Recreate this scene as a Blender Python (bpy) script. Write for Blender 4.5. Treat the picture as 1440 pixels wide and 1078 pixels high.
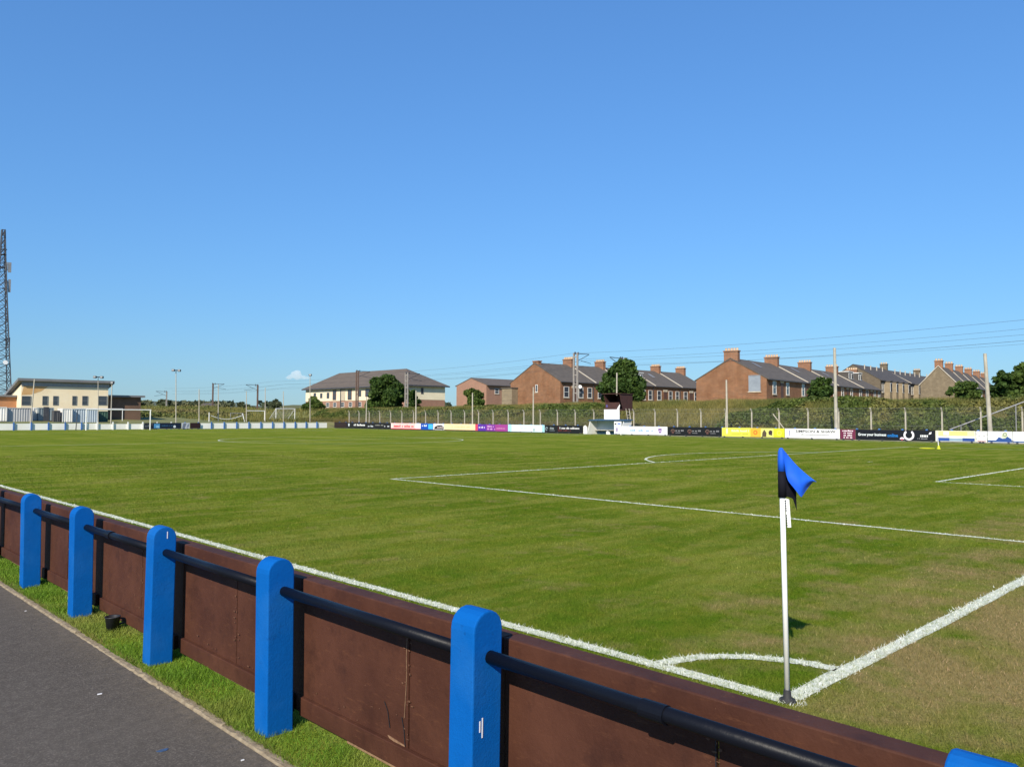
import bpy, math, random
import numpy as np
from mathutils import Vector, Matrix
for _o in list(bpy.data.objects): bpy.data.objects.remove(_o)
R = math.radians
scene = bpy.context.scene
col = scene.collection

# ------------------------------------------------------------------ camera
CAM = np.array([-4.853, -2.475, 1.799]); F = 1121.5
YAW, PIT, ROL = 0.770, 0.042, 0.004
_fw = np.array([math.sin(YAW)*math.cos(PIT), math.cos(YAW)*math.cos(PIT), math.sin(PIT)])
_rt = np.array([math.cos(YAW), -math.sin(YAW), 0.0]); _up = np.cross(_rt, _fw)
_r2 = _rt*math.cos(ROL)+_up*math.sin(ROL); _u2 = _up*math.cos(ROL)-_rt*math.sin(ROL)
cd = bpy.data.cameras.new('camera'); cam = bpy.data.objects.new('camera', cd); col.objects.link(cam)
cd.sensor_width = 36; cd.sensor_fit = 'HORIZONTAL'; cd.lens = 36*F/1440
cd.clip_start = 0.05; cd.clip_end = 20000
cam.matrix_world = Matrix([[_r2[i], _u2[i], -_fw[i], CAM[i]] for i in range(3)]+[[0, 0, 0, 1]])
scene.camera = cam
# ------------------------------------------------------------------ world, sun, exposure
SUN_AZ, SUN_EL = 243.7, 34.6
w = bpy.data.worlds.new('World'); scene.world = w; w.use_nodes = True
nt = w.node_tree; bg = nt.nodes['Background']
sky = nt.nodes.new('ShaderNodeTexSky'); sky.sky_type = 'NISHITA'; sky.sun_disc = False
sky.sun_elevation = R(SUN_EL); sky.sun_rotation = R(SUN_AZ)
sky.air_density = 1.6; sky.dust_density = 0.0; sky.ozone_density = 8.0; sky.altitude = 0
gm = nt.nodes.new('ShaderNodeGamma'); gm.inputs[1].default_value = .70
tint = nt.nodes.new('ShaderNodeMix'); tint.data_type = 'RGBA'; tint.blend_type = 'MULTIPLY'; tint.inputs[0].default_value = 1
tint.inputs[7].default_value = (.60, 1.00, 1.53, 1)
nt.links.new(sky.outputs[0], gm.inputs[0]); nt.links.new(gm.outputs[0], tint.inputs[6]); nt.links.new(tint.outputs[2], bg.inputs[0]); bg.inputs[1].default_value = 0.128
sd = bpy.data.lights.new('sun', 'SUN'); sun = bpy.data.objects.new('sun', sd); col.objects.link(sun)
sd.energy = 5.0; sd.angle = R(0.5); sd.color = (1.0, 0.91, 0.76)
S = Vector((math.sin(R(SUN_AZ))*math.cos(R(SUN_EL)), math.cos(R(SUN_AZ))*math.cos(R(SUN_EL)), math.sin(R(SUN_EL))))
sun.rotation_euler = S.to_track_quat('Z', 'Y').to_euler(); sun.location = S*50
vs = scene.view_settings; vs.view_transform = 'Standard'; vs.look = 'None'; vs.gamma = 1; vs.use_curve_mapping = False
vs.exposure = 0.35
scene.cycles.volume_bounces = 6

# ------------------------------------------------------------------ helpers
def ray(px, py): return _fw+_r2*(px-720)/F-_u2*(py-539)/F
def atX(px, py, X): d = ray(px, py); return CAM+d*((X-CAM[0])/d[0])
def atY(px, py, Y): d = ray(px, py); return CAM+d*((Y-CAM[1])/d[1])
def gnd(px, py, z=0.0): d = ray(px, py); return CAM+d*((z-CAM[2])/d[2])
def lin(h):
    o = []
    for i in (0, 2, 4):
        v = int(h[i:i+2], 16)/255
        o.append(v/12.92 if v <= .04045 else ((v+.055)/1.055)**2.4)
    return tuple(o)
def ss(t): t = min(1, max(0, t)); return t*t*(3-2*t)
def nss(t): t = np.clip(t, 0, 1); return t*t*(3-2*t)

def tag(o, label=None, cat=None, group=None, kind=None):
    if label: o['label'] = label
    if cat: o['category'] = cat
    if group: o['group'] = group
    if kind: o['kind'] = kind
    return o
def thing(name, label, cat, loc=(0, 0, 0), rz=0.0, group=None):
    o = bpy.data.objects.new(name, None); col.objects.link(o)
    o.empty_display_size = .2; o.location = loc; o.rotation_euler = (0, 0, rz)
    return tag(o, label, cat, group)
def link(name, me, parent=None, loc=None, rz=0.0):
    o = bpy.data.objects.new(name, me); col.objects.link(o)
    if parent: o.parent = parent
    if loc is not None: o.location = loc
    if rz: o.rotation_euler = (0, 0, rz)
    return o

class MB:
    def __init__(s): s.v = []; s.f = []
    def face(s, pts):
        n = len(s.v); s.v += [tuple(map(float, p)) for p in pts]; s.f.append(list(range(n, n+len(pts)))); return s
    def box(s, x0, x1, y0, y1, z0, z1):
        n = len(s.v)
        s.v += [(x, y, z) for z in (z0, z1) for x, y in ((x0, y0), (x1, y0), (x1, y1), (x0, y1))]
        s.f += [[n+i for i in q] for q in ((3, 2, 1, 0), (4, 5, 6, 7), (0, 1, 5, 4), (1, 2, 6, 5), (2, 3, 7, 6), (3, 0, 4, 7))]
        return s
    def prism(s, poly, d0, d1, axis='y'):
        """poly in the plane across `axis`: y->(x,z), x->(y,z), z->(x,y)"""
        def P(a, b, d): return {'y': (a, d, b), 'x': (d, a, b), 'z': (a, b, d)}[axis]
        n = len(s.v); k = len(poly)
        s.v += [P(a, b, d0) for a, b in poly]+[P(a, b, d1) for a, b in poly]
        s.f += [list(range(n, n+k)), list(range(n+2*k-1, n+k-1, -1))]
        s.f += [[n+i, n+k+i, n+k+(i+1) % k, n+(i+1) % k] for i in range(k)]
        return s
    def tube(s, p, q, r, r2=None, n=8, cap=True):
        p = Vector(p); q = Vector(q); r2 = r if r2 is None else r2
        d = (q-p).normalized(); a = d.orthogonal().normalized(); b = d.cross(a); m = len(s.v)
        for c, rr in ((p, r), (q, r2)):
            for i in range(n):
                t = 2*math.pi*i/n; s.v.append(tuple(c+(a*math.cos(t)+b*math.sin(t))*rr))
        s.f += [[m+i, m+(i+1) % n, m+n+(i+1) % n, m+n+i] for i in range(n)]
        if cap: s.f += [[m+i for i in range(n)][::-1], [m+n+i for i in range(n)]]
        return s
    def path(s, pts, r, n=6):
        for a, b in zip(pts[:-1], pts[1:]): s.tube(a, b, r, n=n, cap=False)
        return s
    def lathe(s, prof, c=(0, 0, 0), n=20):
        m = len(s.v); k = len(prof)
        for r_, z in prof:
            for i in range(n):
                t = 2*math.pi*i/n; s.v.append((c[0]+r_*math.cos(t), c[1]+r_*math.sin(t), c[2]+z))
        for j in range(k-1):
            s.f += [[m+j*n+i, m+j*n+(i+1) % n, m+(j+1)*n+(i+1) % n, m+(j+1)*n+i] for i in range(n)]
        return s
    def mesh(s, name, mat, smooth=False):
        me = bpy.data.meshes.new(name); me.from_pydata(s.v, [], s.f); me.materials.append(mat)
        bm_fix(me)
        if smooth: me.shade_smooth()
        return me
    def build(s, name, mat, parent=None, loc=None, rz=0.0, smooth=False, bevel=0):
        o = link(name, s.mesh(name, mat, smooth), parent, loc, rz)
        if bevel:
            b = o.modifiers.new('bevel', 'BEVEL'); b.width = bevel; b.segments = 2; b.limit_method = 'ANGLE'
        return o
import bmesh
def bm_fix(me):
    bm = bmesh.new(); bm.from_mesh(me); bmesh.ops.recalc_face_normals(bm, faces=bm.faces); bm.to_mesh(me); bm.free()

def quads_mesh(name, mat, V, k):
    """V: (N*k,3) array, N polygons with k verts each"""
    me = bpy.data.meshes.new(name); n = len(V)
    me.vertices.add(n); me.vertices.foreach_set('co', np.ascontiguousarray(V, dtype=np.float32).ravel())
    me.loops.add(n); me.loops.foreach_set('vertex_index', np.arange(n, dtype=np.int32))
    me.polygons.add(n//k); me.polygons.foreach_set('loop_start', np.arange(0, n, k, dtype=np.int32))
    me.update(calc_edges=True); me.materials.append(mat)
    return me

# ------------------------------------------------------------------ materials
def nodes_of(name):
    m = bpy.data.materials.new(name); m.use_nodes = True
    t = m.node_tree; b = t.nodes['Principled BSDF']; return m, t, b
def N(t, typ, **kw):
    n = t.nodes.new(typ)
    for k, v in kw.items():
        if k.startswith('i_'): n.inputs[int(k[2:])].default_value = v
        else: setattr(n, k, v)
    return n
def noise(t, vec, scale, detail=4, rough=.55, w=None):
    n = N(t, 'ShaderNodeTexNoise'); n.inputs['Scale'].default_value = scale; n.inputs['Detail'].default_value = detail
    n.inputs['Roughness'].default_value = rough
    t.links.new(vec, n.inputs['Vector']); return n.outputs[0]
def ramp(t, fac, stops):
    n = N(t, 'ShaderNodeValToRGB'); e = n.color_ramp.elements
    while len(e) < len(stops): e.new(.5)
    for q, (p, c) in zip(e, stops): q.position = p; q.color = (c if len(c) == 4 else (*c, 1)) if not isinstance(c, float) else (c, c, c, 1)
    t.links.new(fac, n.inputs[0]); return n.outputs[0]
def mix(t, fac, a, b, mode='MIX'):
    n = N(t, 'ShaderNodeMix', data_type='RGBA', blend_type=mode)
    for s, v in ((n.inputs[0], fac), (n.inputs[6], a), (n.inputs[7], b)):
        if hasattr(v, 'links'): t.links.new(v, s)
        elif isinstance(v, (int, float)): s.default_value = v
        else: s.default_value = (*v, 1)
    return n.outputs[2]
def mth(t, op, a, b=0.0, clamp=False):
    n = N(t, 'ShaderNodeMath', operation=op); n.use_clamp = clamp
    for s, v in ((n.inputs[0], a), (n.inputs[1], b)):
        if hasattr(v, 'links'): t.links.new(v, s)
        else: s.default_value = v
    return n.outputs[0]
def bumpn(t, b, h, strength=.3, dist=.01):
    n = N(t, 'ShaderNodeBump'); n.inputs['Strength'].default_value = strength; n.inputs['Distance'].default_value = dist
    t.links.new(h, n.inputs['Height']); t.links.new(n.outputs[0], b.inputs['Normal'])
def pos(t): return N(t, 'ShaderNodeNewGeometry').outputs['Position']

def simple(name, c, c2=None, rough=.75, scale=4.0, bump=.0, bscale=40, spec=.4, metal=0.0, rnd=.0):
    m, t, b = nodes_of(name)
    P = pos(t)
    c2 = c2 or tuple(x*.72 for x in c)
    f = noise(t, P, scale, 5, .6)
    f = ramp(t, f, [(.3, (0., 0., 0.)), (.7, (1., 1., 1.))])
    cc = mix(t, f, c, c2)
    if rnd:
        oi = N(t, 'ShaderNodeObjectInfo').outputs['Random']
        cc = mix(t, mth(t, 'MULTIPLY', oi, rnd), cc, tuple(x*.4 for x in c))
    t.links.new(cc, b.inputs['Base Color'])
    b.inputs['Roughness'].default_value = rough; b.inputs['Metallic'].default_value = metal
    b.inputs['Specular IOR Level'].default_value = spec
    if bump: bumpn(t, b, noise(t, P, bscale, 4), bump, .01)
    return m
M = {}
M['white'] = simple('white_paint', (.78, .78, .76), (.66, .66, .62), .6, 2)
M['print_white'] = simple('print_white', (.8, .8, .8), (.74, .74, .74), .5, 3)
M['black'] = simple('print_black', (.012, .013, .018), (.02, .02, .024), .5, 2)
M['grey_metal'] = simple('grey_metal', (.33, .33, .33), (.24, .24, .24), .5, 3, metal=.3)
M['dark_metal'] = simple('dark_metal', (.05, .055, .065), (.09, .09, .1), .5, 3, metal=.2)
M['concrete'] = simple('concrete', (.48, .44, .36), (.33, .3, .24), .9, 2, .2)
M['old_wood'] = simple('old_wood_pole', (.46, .43, .36), (.3, .27, .22), .85, 1.5, .2)
M['glass'] = simple('window_glass', (.035, .045, .06), (.06, .07, .08), .08, 1, spec=.8)
M['frame_white'] = simple('window_white', (.75, .75, .72), None, .6, 3)
M['stone_trim'] = simple('stone_trim', (.55, .47, .35), (.4, .34, .26), .9, 2)

def blue_paint(name='blue_post_paint'):
    m, t, b = nodes_of(name); P = pos(t)
    c = mix(t, noise(t, P, 5, 6, .65), (.0005, .078, .31), (.001, .110, .41))
    fade = ramp(t, noise(t, P, 2.3, 5, .6), [(.5, (0., 0., 0.)), (.75, (1., 1., 1.))])
    c = mix(t, mth(t, 'MULTIPLY', fade, .5), c, (.02, .14, .41))
    stain = ramp(t, noise(t, P, 13, 7, .75), [(.60, (0., 0., 0.)), (.70, (1., 1., 1.))])
    c = mix(t, mth(t, 'MULTIPLY', stain, .6), c, (.004, .045, .17))
    chip = ramp(t, noise(t, P, 38, 6, .75), [(.725, (0., 0., 0.)), (.745, (1., 1., 1.))])
    c = mix(t, mth(t, 'MULTIPLY', chip, .6), c, (.17, .28, .40))
    t.links.new(c, b.inputs['Base Color']); b.inputs['Roughness'].default_value = .8
    b.inputs['Specular IOR Level'].default_value = .1
    bumpn(t, b, mth(t, 'ADD', mth(t, 'MULTIPLY', noise(t, P, 9, 6, .7), 1.5), noise(t, P, 80, 4, .7)), .25, .010); return m
M['blue'] = blue_paint()
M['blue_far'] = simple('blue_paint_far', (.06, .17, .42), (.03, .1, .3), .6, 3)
def brown_paint():
    m, t, b = nodes_of('brown_board_paint'); P = pos(t)
    mp = N(t, 'ShaderNodeMapping'); mp.inputs['Scale'].default_value = (1, 1, 5); t.links.new(P, mp.inputs[0])
    f = noise(t, P, 2.2, 6, .65); c = mix(t, ramp(t, f, [(.3, (0., 0., 0.)), (.7, (1., 1., 1.))]), (.046, .0155, .009), (.085, .032, .018))
    sc = ramp(t, noise(t, mp.outputs[0], 9, 8, .75), [(.56, (0., 0., 0.)), (.70, (1., 1., 1.))])
    c = mix(t, mth(t, 'MULTIPLY', sc, .5), c, (.135, .055, .026))
    dk = ramp(t, noise(t, P, 5.5, 6, .7), [(.52, (0., 0., 0.)), (.7, (1., 1., 1.))])
    c = mix(t, mth(t, 'MULTIPLY', dk, .55), c, (.028, .010, .007))
    ch = ramp(t, noise(t, P, 30, 4, .7), [(.74, (0., 0., 0.)), (.77, (1., 1., 1.))])
    c = mix(t, mth(t, 'MULTIPLY', ch, .7), c, (.34, .2, .11))
    t.links.new(c, b.inputs['Base Color']); b.inputs['Roughness'].default_value = .7
    b.inputs['Specular IOR Level'].default_value = .22
    bumpn(t, b, noise(t, P, 24, 7, .7), .4, .01); return m
M['brown'] = brown_paint()
M['raw_wood'] = simple('raw_split_wood', (.30, .18, .10), (.16, .09, .05), .8, 40, .3)
def rail_paint():
    m, t, b = nodes_of('black_rail_paint'); P = pos(t)
    c = mix(t, ramp(t, noise(t, P, 60, 6, .75), [(.7, (0., 0., 0.)), (.75, (1., 1., 1.))]), (.005, .006, .010), (.07, .065, .07))
    t.links.new(c, b.inputs['Base Color']); b.inputs['Roughness'].default_value = .42; b.inputs['Specular IOR Level'].default_value = .14
    bumpn(t, b, noise(t, P, 35, 4), .25, .006); return m
M['rail'] = rail_paint()
def asphalt():
    m, t, b = nodes_of('path_asphalt'); P = pos(t)
    vo = N(t, 'ShaderNodeTexVoronoi'); vo.inputs['Scale'].default_value = 130; t.links.new(P, vo.inputs['Vector'])
    st = N(t, 'ShaderNodeSeparateColor'); t.links.new(vo.outputs['Color'], st.inputs[0])
    a = noise(t, P, 300, 3, .7); big = ramp(t, noise(t, P, .7, 6, .65), [(.35, (0., 0., 0.)), (.65, (1., 1., 1.))]); med = noise(t, P, 11, 7, .72)
    c = mix(t, ramp(t, st.outputs[0], [(0., (0., 0., 0.)), (.7, (.35, .35, .35)), (1., (1., 1., 1.))]), (.076, .066, .056), (.225, .198, .170))
    c = mix(t, ramp(t, a, [(.35, (0., 0., 0.)), (.7, (.6, .6, .6))]), c, (.062, .053, .045))
    c = mix(t, mth(t, 'MULTIPLY', big, .45), c, (.150, .131, .111)); c = mix(t, mth(t, 'MULTIPLY', ramp(t, med, [(.45, (0., 0., 0.)), (.65, (1., 1., 1.))]), .4), c, (.070, .061, .052))
    sp = ramp(t, noise(t, P, 75, 2, .5), [(.75, (0., 0., 0.)), (.78, (1., 1., 1.))])
    c = mix(t, mth(t, 'MULTIPLY', sp, .55), c, (.30, .27, .23))
    x = N(t, 'ShaderNodeSeparateXYZ'); t.links.new(P, x.inputs[0])      # sandy grit washed against the edging
    g = mth(t, 'MULTIPLY_ADD', x.outputs[0], 3.2, True); t.nodes[-1].inputs[2].default_value = 9.75
    g = mth(t, 'MULTIPLY', g, ramp(t, noise(t, P, 16, 6, .7), [(.4, (0., 0., 0.)), (.62, (1., 1., 1.))]))
    c = mix(t, mth(t, 'MULTIPLY', g, .6), c, (.20, .165, .12))
    t.links.new(c, b.inputs['Base Color']); b.inputs['Roughness'].default_value = .95; b.inputs['Specular IOR Level'].default_value = .15
    bumpn(t, b, mth(t, 'ADD', a, st.outputs[0]), .8, .006); return m
M['asphalt'] = asphalt()
M['kerb'] = simple('kerb_concrete', (.33, .27, .18), (.17, .13, .085), .95, 14, .9, 70)

def turf_colour(t):
    """colour of the sward from world position: mowing bands along the touchline, clumps, worn dry ground"""
    P = pos(t); xyz = N(t, 'ShaderNodeSeparateXYZ'); t.links.new(P, xyz.inputs[0])
    x, y = xyz.outputs[0], xyz.outputs[1]
    big = ramp(t, noise(t, P, .13, 5, .65), [(.38, (0., 0., 0.)), (.65, (1., 1., 1.))])
    c = mix(t, big, (.118, .198, .013), (.238, .282, .036))
    mow = N(t, 'ShaderNodeMath', operation='SINE'); wob = mth(t, 'MULTIPLY', noise(t, P, .09, 3, .5), 3.0)
    t.links.new(mth(t, 'ADD', mth(t, 'MULTIPLY', x, 1.12), wob), mow.inputs[0])
    mw = ramp(t, mth(t, 'MULTIPLY_ADD', mow.outputs[0], .5), [(.35, (0., 0., 0.)), (.65, (1., 1., 1.))]); t.nodes[-2].inputs[2].default_value = .5
    c = mix(t, mth(t, 'MULTIPLY', mw, .50), c, (.075, .155, .010))
    mpv = N(t, 'ShaderNodeMapping'); mpv.inputs['Scale'].default_value = (1, .12, 1); t.links.new(P, mpv.inputs[0])
    st = ramp(t, noise(t, mpv.outputs[0], .55, 3, .5), [(.40, (0., 0., 0.)), (.60, (1., 1., 1.))])
    c = mix(t, mth(t, 'MULTIPLY', st, .5), c, (.080, .155, .006))
    mpw = N(t, 'ShaderNodeMapping'); mpw.inputs['Rotation'].default_value = (0, 0, R(44)); mpw.inputs['Scale'].default_value = (.3, 1.3, 1); t.links.new(P, mpw.inputs[0])
    st2 = ramp(t, noise(t, mpw.outputs[0], .9, 6, .68), [(.45, (0., 0., 0.)), (.62, (1., 1., 1.))])
    c = mix(t, mth(t, 'MULTIPLY', st2, .75), c, (.31, .31, .070))
    clump = ramp(t, noise(t, P, 3.2, 5, .65), [(.38, (0., 0., 0.)), (.66, (1., 1., 1.))])
    c = mix(t, mth(t, 'MULTIPLY', clump, .45), c, (.27, .245, .035))
    lush = ramp(t, noise(t, P, 1.7, 5, .65), [(.55, (0., 0., 0.)), (.7, (1., 1., 1.))])
    c = mix(t, mth(t, 'MULTIPLY', lush, .6), c, (.085, .175, .010))
    fine = ramp(t, noise(t, P, 45, 3, .7), [(.3, (0., 0., 0.)), (.72, (1., 1., 1.))])
    c = mix(t, mth(t, 'MULTIPLY', fine, .5), c, (.050, .095, .005))
    # worn: strong behind the goal line (y<0), weaker towards the box
    wy = mth(t, 'MULTIPLY_ADD', y, -.16); t.nodes[-1].inputs[2].default_value = .55
    wy = mth(t, 'MAXIMUM', mth(t, 'MINIMUM', wy, 1.0), .10)
    wx = mth(t, 'MULTIPLY_ADD', x, .5, True); t.nodes[-1].inputs[2].default_value = .45
    wn = mth(t, 'ADD', noise(t, P, .95, 6, .68), mth(t, 'MULTIPLY', mth(t, 'MULTIPLY', wy, wx), .44))
    dry = ramp(t, wn, [(.60, (0., 0., 0.)), (.82, (1., 1., 1.))])
    drycol = mix(t, noise(t, P, 18, 5, .7), (.23, .165, .066), (.38, .29, .13))
    c = mix(t, mth(t, 'MULTIPLY', dry, .85), c, drycol)
    return c, fine, P
def turf_mat(name, blade):
    m, t, b = nodes_of(name); c, fine, P = turf_colour(t)
    if blade:
        v = N(t, 'ShaderNodeNewGeometry').outputs['Random Per Island']
        c = mix(t, 1.0, ramp(t, v, [(0., (.55, .6, .5)), (.45, (.95, .97, .95)), (.85, (1.2, 1.15, 1.3)), (1., (2.0, 1.75, 2.6))]), c, 'MULTIPLY')
        b.inputs['Roughness'].default_value = .8; b.inputs['Specular IOR Level'].default_value = .05
        tr = N(t, 'ShaderNodeBsdfTranslucent'); t.links.new(c, tr.inputs[0])
        ms = N(t, 'ShaderNodeMixShader'); ms.inputs[0].default_value = .35
        t.links.new(b.outputs[0], ms.inputs[1]); t.links.new(tr.outputs[0], ms.inputs[2])
        t.links.new(ms.outputs[0], t.nodes['Material Output'].inputs[0])
    else:
        b.inputs['Roughness'].default_value = 1.; b.inputs['Specular IOR Level'].default_value = .0
        bumpn(t, b, fine, .6, .03)
    t.links.new(c, b.inputs['Base Color']); return m
M['turf'] = turf_mat('pitch_turf', False); M['turf_blade'] = turf_mat('pitch_grass_blades', True)
def foliage(name, c, c2, c3=None, scale=1.2, tl=.3, rough=.6):
    m, t, b = nodes_of(name); P = pos(t)
    v = N(t, 'ShaderNodeNewGeometry').outputs['Random Per Island']
    f = ramp(t, noise(t, P, scale, 5, .6), [(.32, (0., 0., 0.)), (.68, (1., 1., 1.))])
    cc = mix(t, f, c, c2)
    if c3: cc = mix(t, ramp(t, noise(t, P, scale*.23, 3, .6), [(.48, (0., 0., 0.)), (.62, (1., 1., 1.))]), cc, c3)
    cc = mix(t, 1.0, cc, ramp(t, v, [(0., (.6, .65, .6)), (.5, (1., 1., 1.)), (1., (1.5, 1.45, 1.3))]), 'MULTIPLY')
    t.links.new(cc, b.inputs['Base Color']); b.inputs['Roughness'].default_value = rough
    b.inputs['Specular IOR Level'].default_value = .2
    tr = N(t, 'ShaderNodeBsdfTranslucent'); t.links.new(cc, tr.inputs[0])
    ms = N(t, 'ShaderNodeMixShader'); ms.inputs[0].default_value = tl
    t.links.new(b.outputs[0], ms.inputs[1]); t.links.new(tr.outputs[0], ms.inputs[2])
    t.links.new(ms.outputs[0], t.nodes['Material Output'].inputs[0]); return m
M['verge_blade'] = foliage('verge_grass_blades', (.115, .235, .018), (.175, .28, .03), (.25, .28, .06), 3)
M['line_blade'] = simple('painted_grass', (.76, .77, .73), (.50, .53, .42), .8, 22)
M['line'] = simple('line_paint', (.64, .65, .58), (.36, .40, .22), .9, 22)
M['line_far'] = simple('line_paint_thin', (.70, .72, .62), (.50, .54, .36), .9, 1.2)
M['bank'] = simple('bank_soil_grass', (.20, .165, .06), (.12, .12, .04), .95, .25, .4, 3)
M['field'] = simple('rough_field', (.21, .19, .06), (.12, .14, .04), .95, .05, .3, 1)
M['dry_grass'] = foliage('dry_long_grass', (.25, .21, .065), (.165, .165, .048), (.115, .135, .034), .35)
M['low_grass'] = foliage('bank_foot_grass', (.14, .13, .046), (.10, .11, .030), (.19, .14, .055), .5)
M['bramble'] = foliage('bramble_leaves', (.062, .098, .020), (.120, .150, .034), (.185, .175, .055), .8)
M['scrub'] = foliage('scrub_leaves', (.095, .12, .032), (.14, .15, .045), (.21, .18, .07), .15)
M['leaf_dark'] = foliage('leaf_dark_green', (.028, .062, .014), (.075, .125, .026), None, .55)
M['leaf_mid'] = foliage('leaf_mid_green', (.045, .085, .018), (.11, .155, .034), None, .6)
M['leaf_far'] = foliage('leaf_far_green', (.065, .085, .05), (.095, .11, .055), (.13, .13, .07), .03)
M['bark'] = simple('bark', (.10, .075, .05), (.06, .045, .03), .95, 5, .4)

# ------------------------------------------------------------------ terrain
RNG = np.random.default_rng(7)
def hgt(X, Y):
    X = np.asarray(X, float); Y = np.asarray(Y, float)
    crest = 3.42-.0042*(Y-30)-.25*nss((38-Y)/15)
    crest = crest-.22*nss((Y-70)/30)
    e = nss((X-65.6)/9.0)*np.clip(crest, 2.7, 4.6)
    f = .85*nss((Y-106)/4)+2.7*nss((Y-118)/75)
    f = f*nss((X+60)/40)
    h = np.maximum(e, f)
    wob = .12*np.sin(X*.9+.3*Y)*np.cos(Y*.37)+.10*np.sin(Y*.83+1.7)*np.cos(X*.5)
    return h+wob*np.clip(h, 0, 1)-.03
def grid_mesh(name, mat, xs, ys):
    X, Y = np.meshgrid(xs, ys); Z = hgt(X, Y); nx, ny = len(xs), len(ys)
    V = np.stack([X, Y, Z], -1).reshape(-1, 3)
    i = np.arange(ny-1)[:, None]*nx+np.arange(nx-1)[None]
    Fq = np.stack([i, i+1, i+nx+1, i+nx], -1).reshape(-1, 4)
    me = bpy.data.meshes.new(name); me.from_pydata(V.tolist(), [], Fq.tolist()); me.materials.append(mat); me.shade_smooth(); return me
xs = np.concatenate([[-6000, -2000, -500, -120, -60, -40, -20, -8], np.linspace(0, 60, 13), np.linspace(64, 78, 29), np.linspace(82, 160, 14), [220, 400, 1000, 2500, 6000]])
ys = np.concatenate([[-6000, -1500, -300, -80], np.arange(-20, 104, 2.5), np.linspace(104, 114, 21), np.linspace(117, 210, 32), [260, 400, 800, 2000, 6000]])
tag(link('ground', grid_mesh('ground', M['field'], xs, ys)), kind='structure')
xb = np.linspace(62.2, 77.5, 40); yb = np.arange(-20, 131, 1.0)
eb = link('embankment', grid_mesh('embankment', M['bank'], xb, yb)); eb.location.z = .025; tag(eb, kind='structure')

pitch = MB().face([(-2.38, -9, 0), (62.2, -9, 0), (62.2, 105.2, 0), (-2.38, 105.2, 0)]).build('pitch', M['turf']); tag(pitch, kind='structure')
vg = MB().face([(-2.74, -9, .004), (-2.38, -9, .004), (-2.38, 60, .004), (-2.74, 60, .004)]).build('grass_verge', M['turf']); tag(vg, kind='structure')
pa = MB().face([(-12, -20, .0), (-2.80, -20, .0), (-2.80, 104, .0), (-12, 104, .0)]).build('path', M['asphalt']); tag(pa, kind='structure')
rr = random.Random(3); yk = -8.0
kroot = bpy.data.objects.new('kerb', None); col.objects.link(kroot); tag(kroot, kind='structure')
while yk < 40:                            # old concrete edging, chipped and uneven
    L = .914; d = rr.uniform(-.008, .008); dz = rr.uniform(-.008, .006); k = MB(); ns = 22; tilt = rr.uniform(-.004, .004)
    prof = []
    for i in range(ns+1):
        y = yk+.003+(L-.006)*i/ns; chip = rr.random() < .16; e0 = rr.uniform(0, .005)+(rr.uniform(.006, .018) if chip else 0); e1 = rr.uniform(0, .010)
        z = .012+dz+tilt*(i/ns-.5)+rr.uniform(-.003, .003)
        prof.append([(-2.803+d, y, -.08), (-2.803+d+e0*.4, y, z-.008-e0), (-2.797+d+e0, y, z), (-2.770+d, y, z+rr.uniform(-.002, .003)), (-2.748+d-e1, y, z), (-2.744+d, y, -.05)])
    k.v = [p for r_ in prof for p in r_]
    k.f = [[i*6+j, i*6+j+1, (i+1)*6+j+1, (i+1)*6+j] for i in range(ns) for j in range(5)]+[list(range(6)), [ns*6+j for j in range(5, -1, -1)]]
    k.build('kerb_stone', M['kerb'], kroot); yk += L

# pitch markings
W, L_ = 57.77, 101.83
ga, pa_ = (W-18.32)/2, (W-40.32)/2
LINES = []                         # (name, polyline)
def arc(cx, cy, r, a0, a1, n): return [(cx+r*math.cos(a0+(a1-a0)*i/n), cy+r*math.sin(a0+(a1-a0)*i/n)) for i in range(n+1)]
def seg(a, b, n): return [(a[0]+(b[0]-a[0])*i/n, a[1]+(b[1]-a[1])*i/n) for i in range(n+1)]
LINES += [('touchline', seg((0, 0), (0, L_), 160)), ('goal_line', seg((.07, 0), (W, 0), 100)), ('touchline', seg((W, .07), (W, L_), 100)), ('goal_line', seg((.07, L_), (W-.07, L_), 60)),
          ('corner_arc', [(.87*x_, y_) for x_, y_ in arc(0, 0, 1.0, .06, math.pi/2-.06, 24)]),
          ('penalty_area_line', seg((pa_, .07), (pa_, 16.5), 60)), ('penalty_area_line', seg((pa_+.07, 16.5), (W-pa_-.07, 16.5), 80)), ('penalty_area_line', seg((W-pa_, .07), (W-pa_, 16.5), 20)),
          ('goal_area_line', seg((ga, .07), (ga, 5.5), 20)), ('goal_area_line', seg((ga+.07, 5.5), (W-ga-.07, 5.5), 40)), ('goal_area_line', seg((W-ga, .07), (W-ga, 5.5), 20)),
          ('penalty_arc', arc(W/2, 11, 9.15, .645, math.pi-.645, 60)), ('halfway_line', seg((.07, L_/2), (W-.07, L_/2), 60)), ('centre_circle', arc(W/2, L_/2, 9.15, 0, 2*math.pi, 120)),
          ('penalty_area_line', seg((pa_, L_-16.5), (pa_, L_-.07), 20)), ('penalty_area_line', seg((pa_+.07, L_-16.5), (W-pa_-.07, L_-16.5), 30)), ('penalty_area_line', seg((W-pa_, L_-16.5), (W-pa_, L_-.07), 20))]
def line_w(n): return .062 if n in ('touchline', 'goal_line', 'corner_arc') else .048
mark_objs = []
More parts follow.
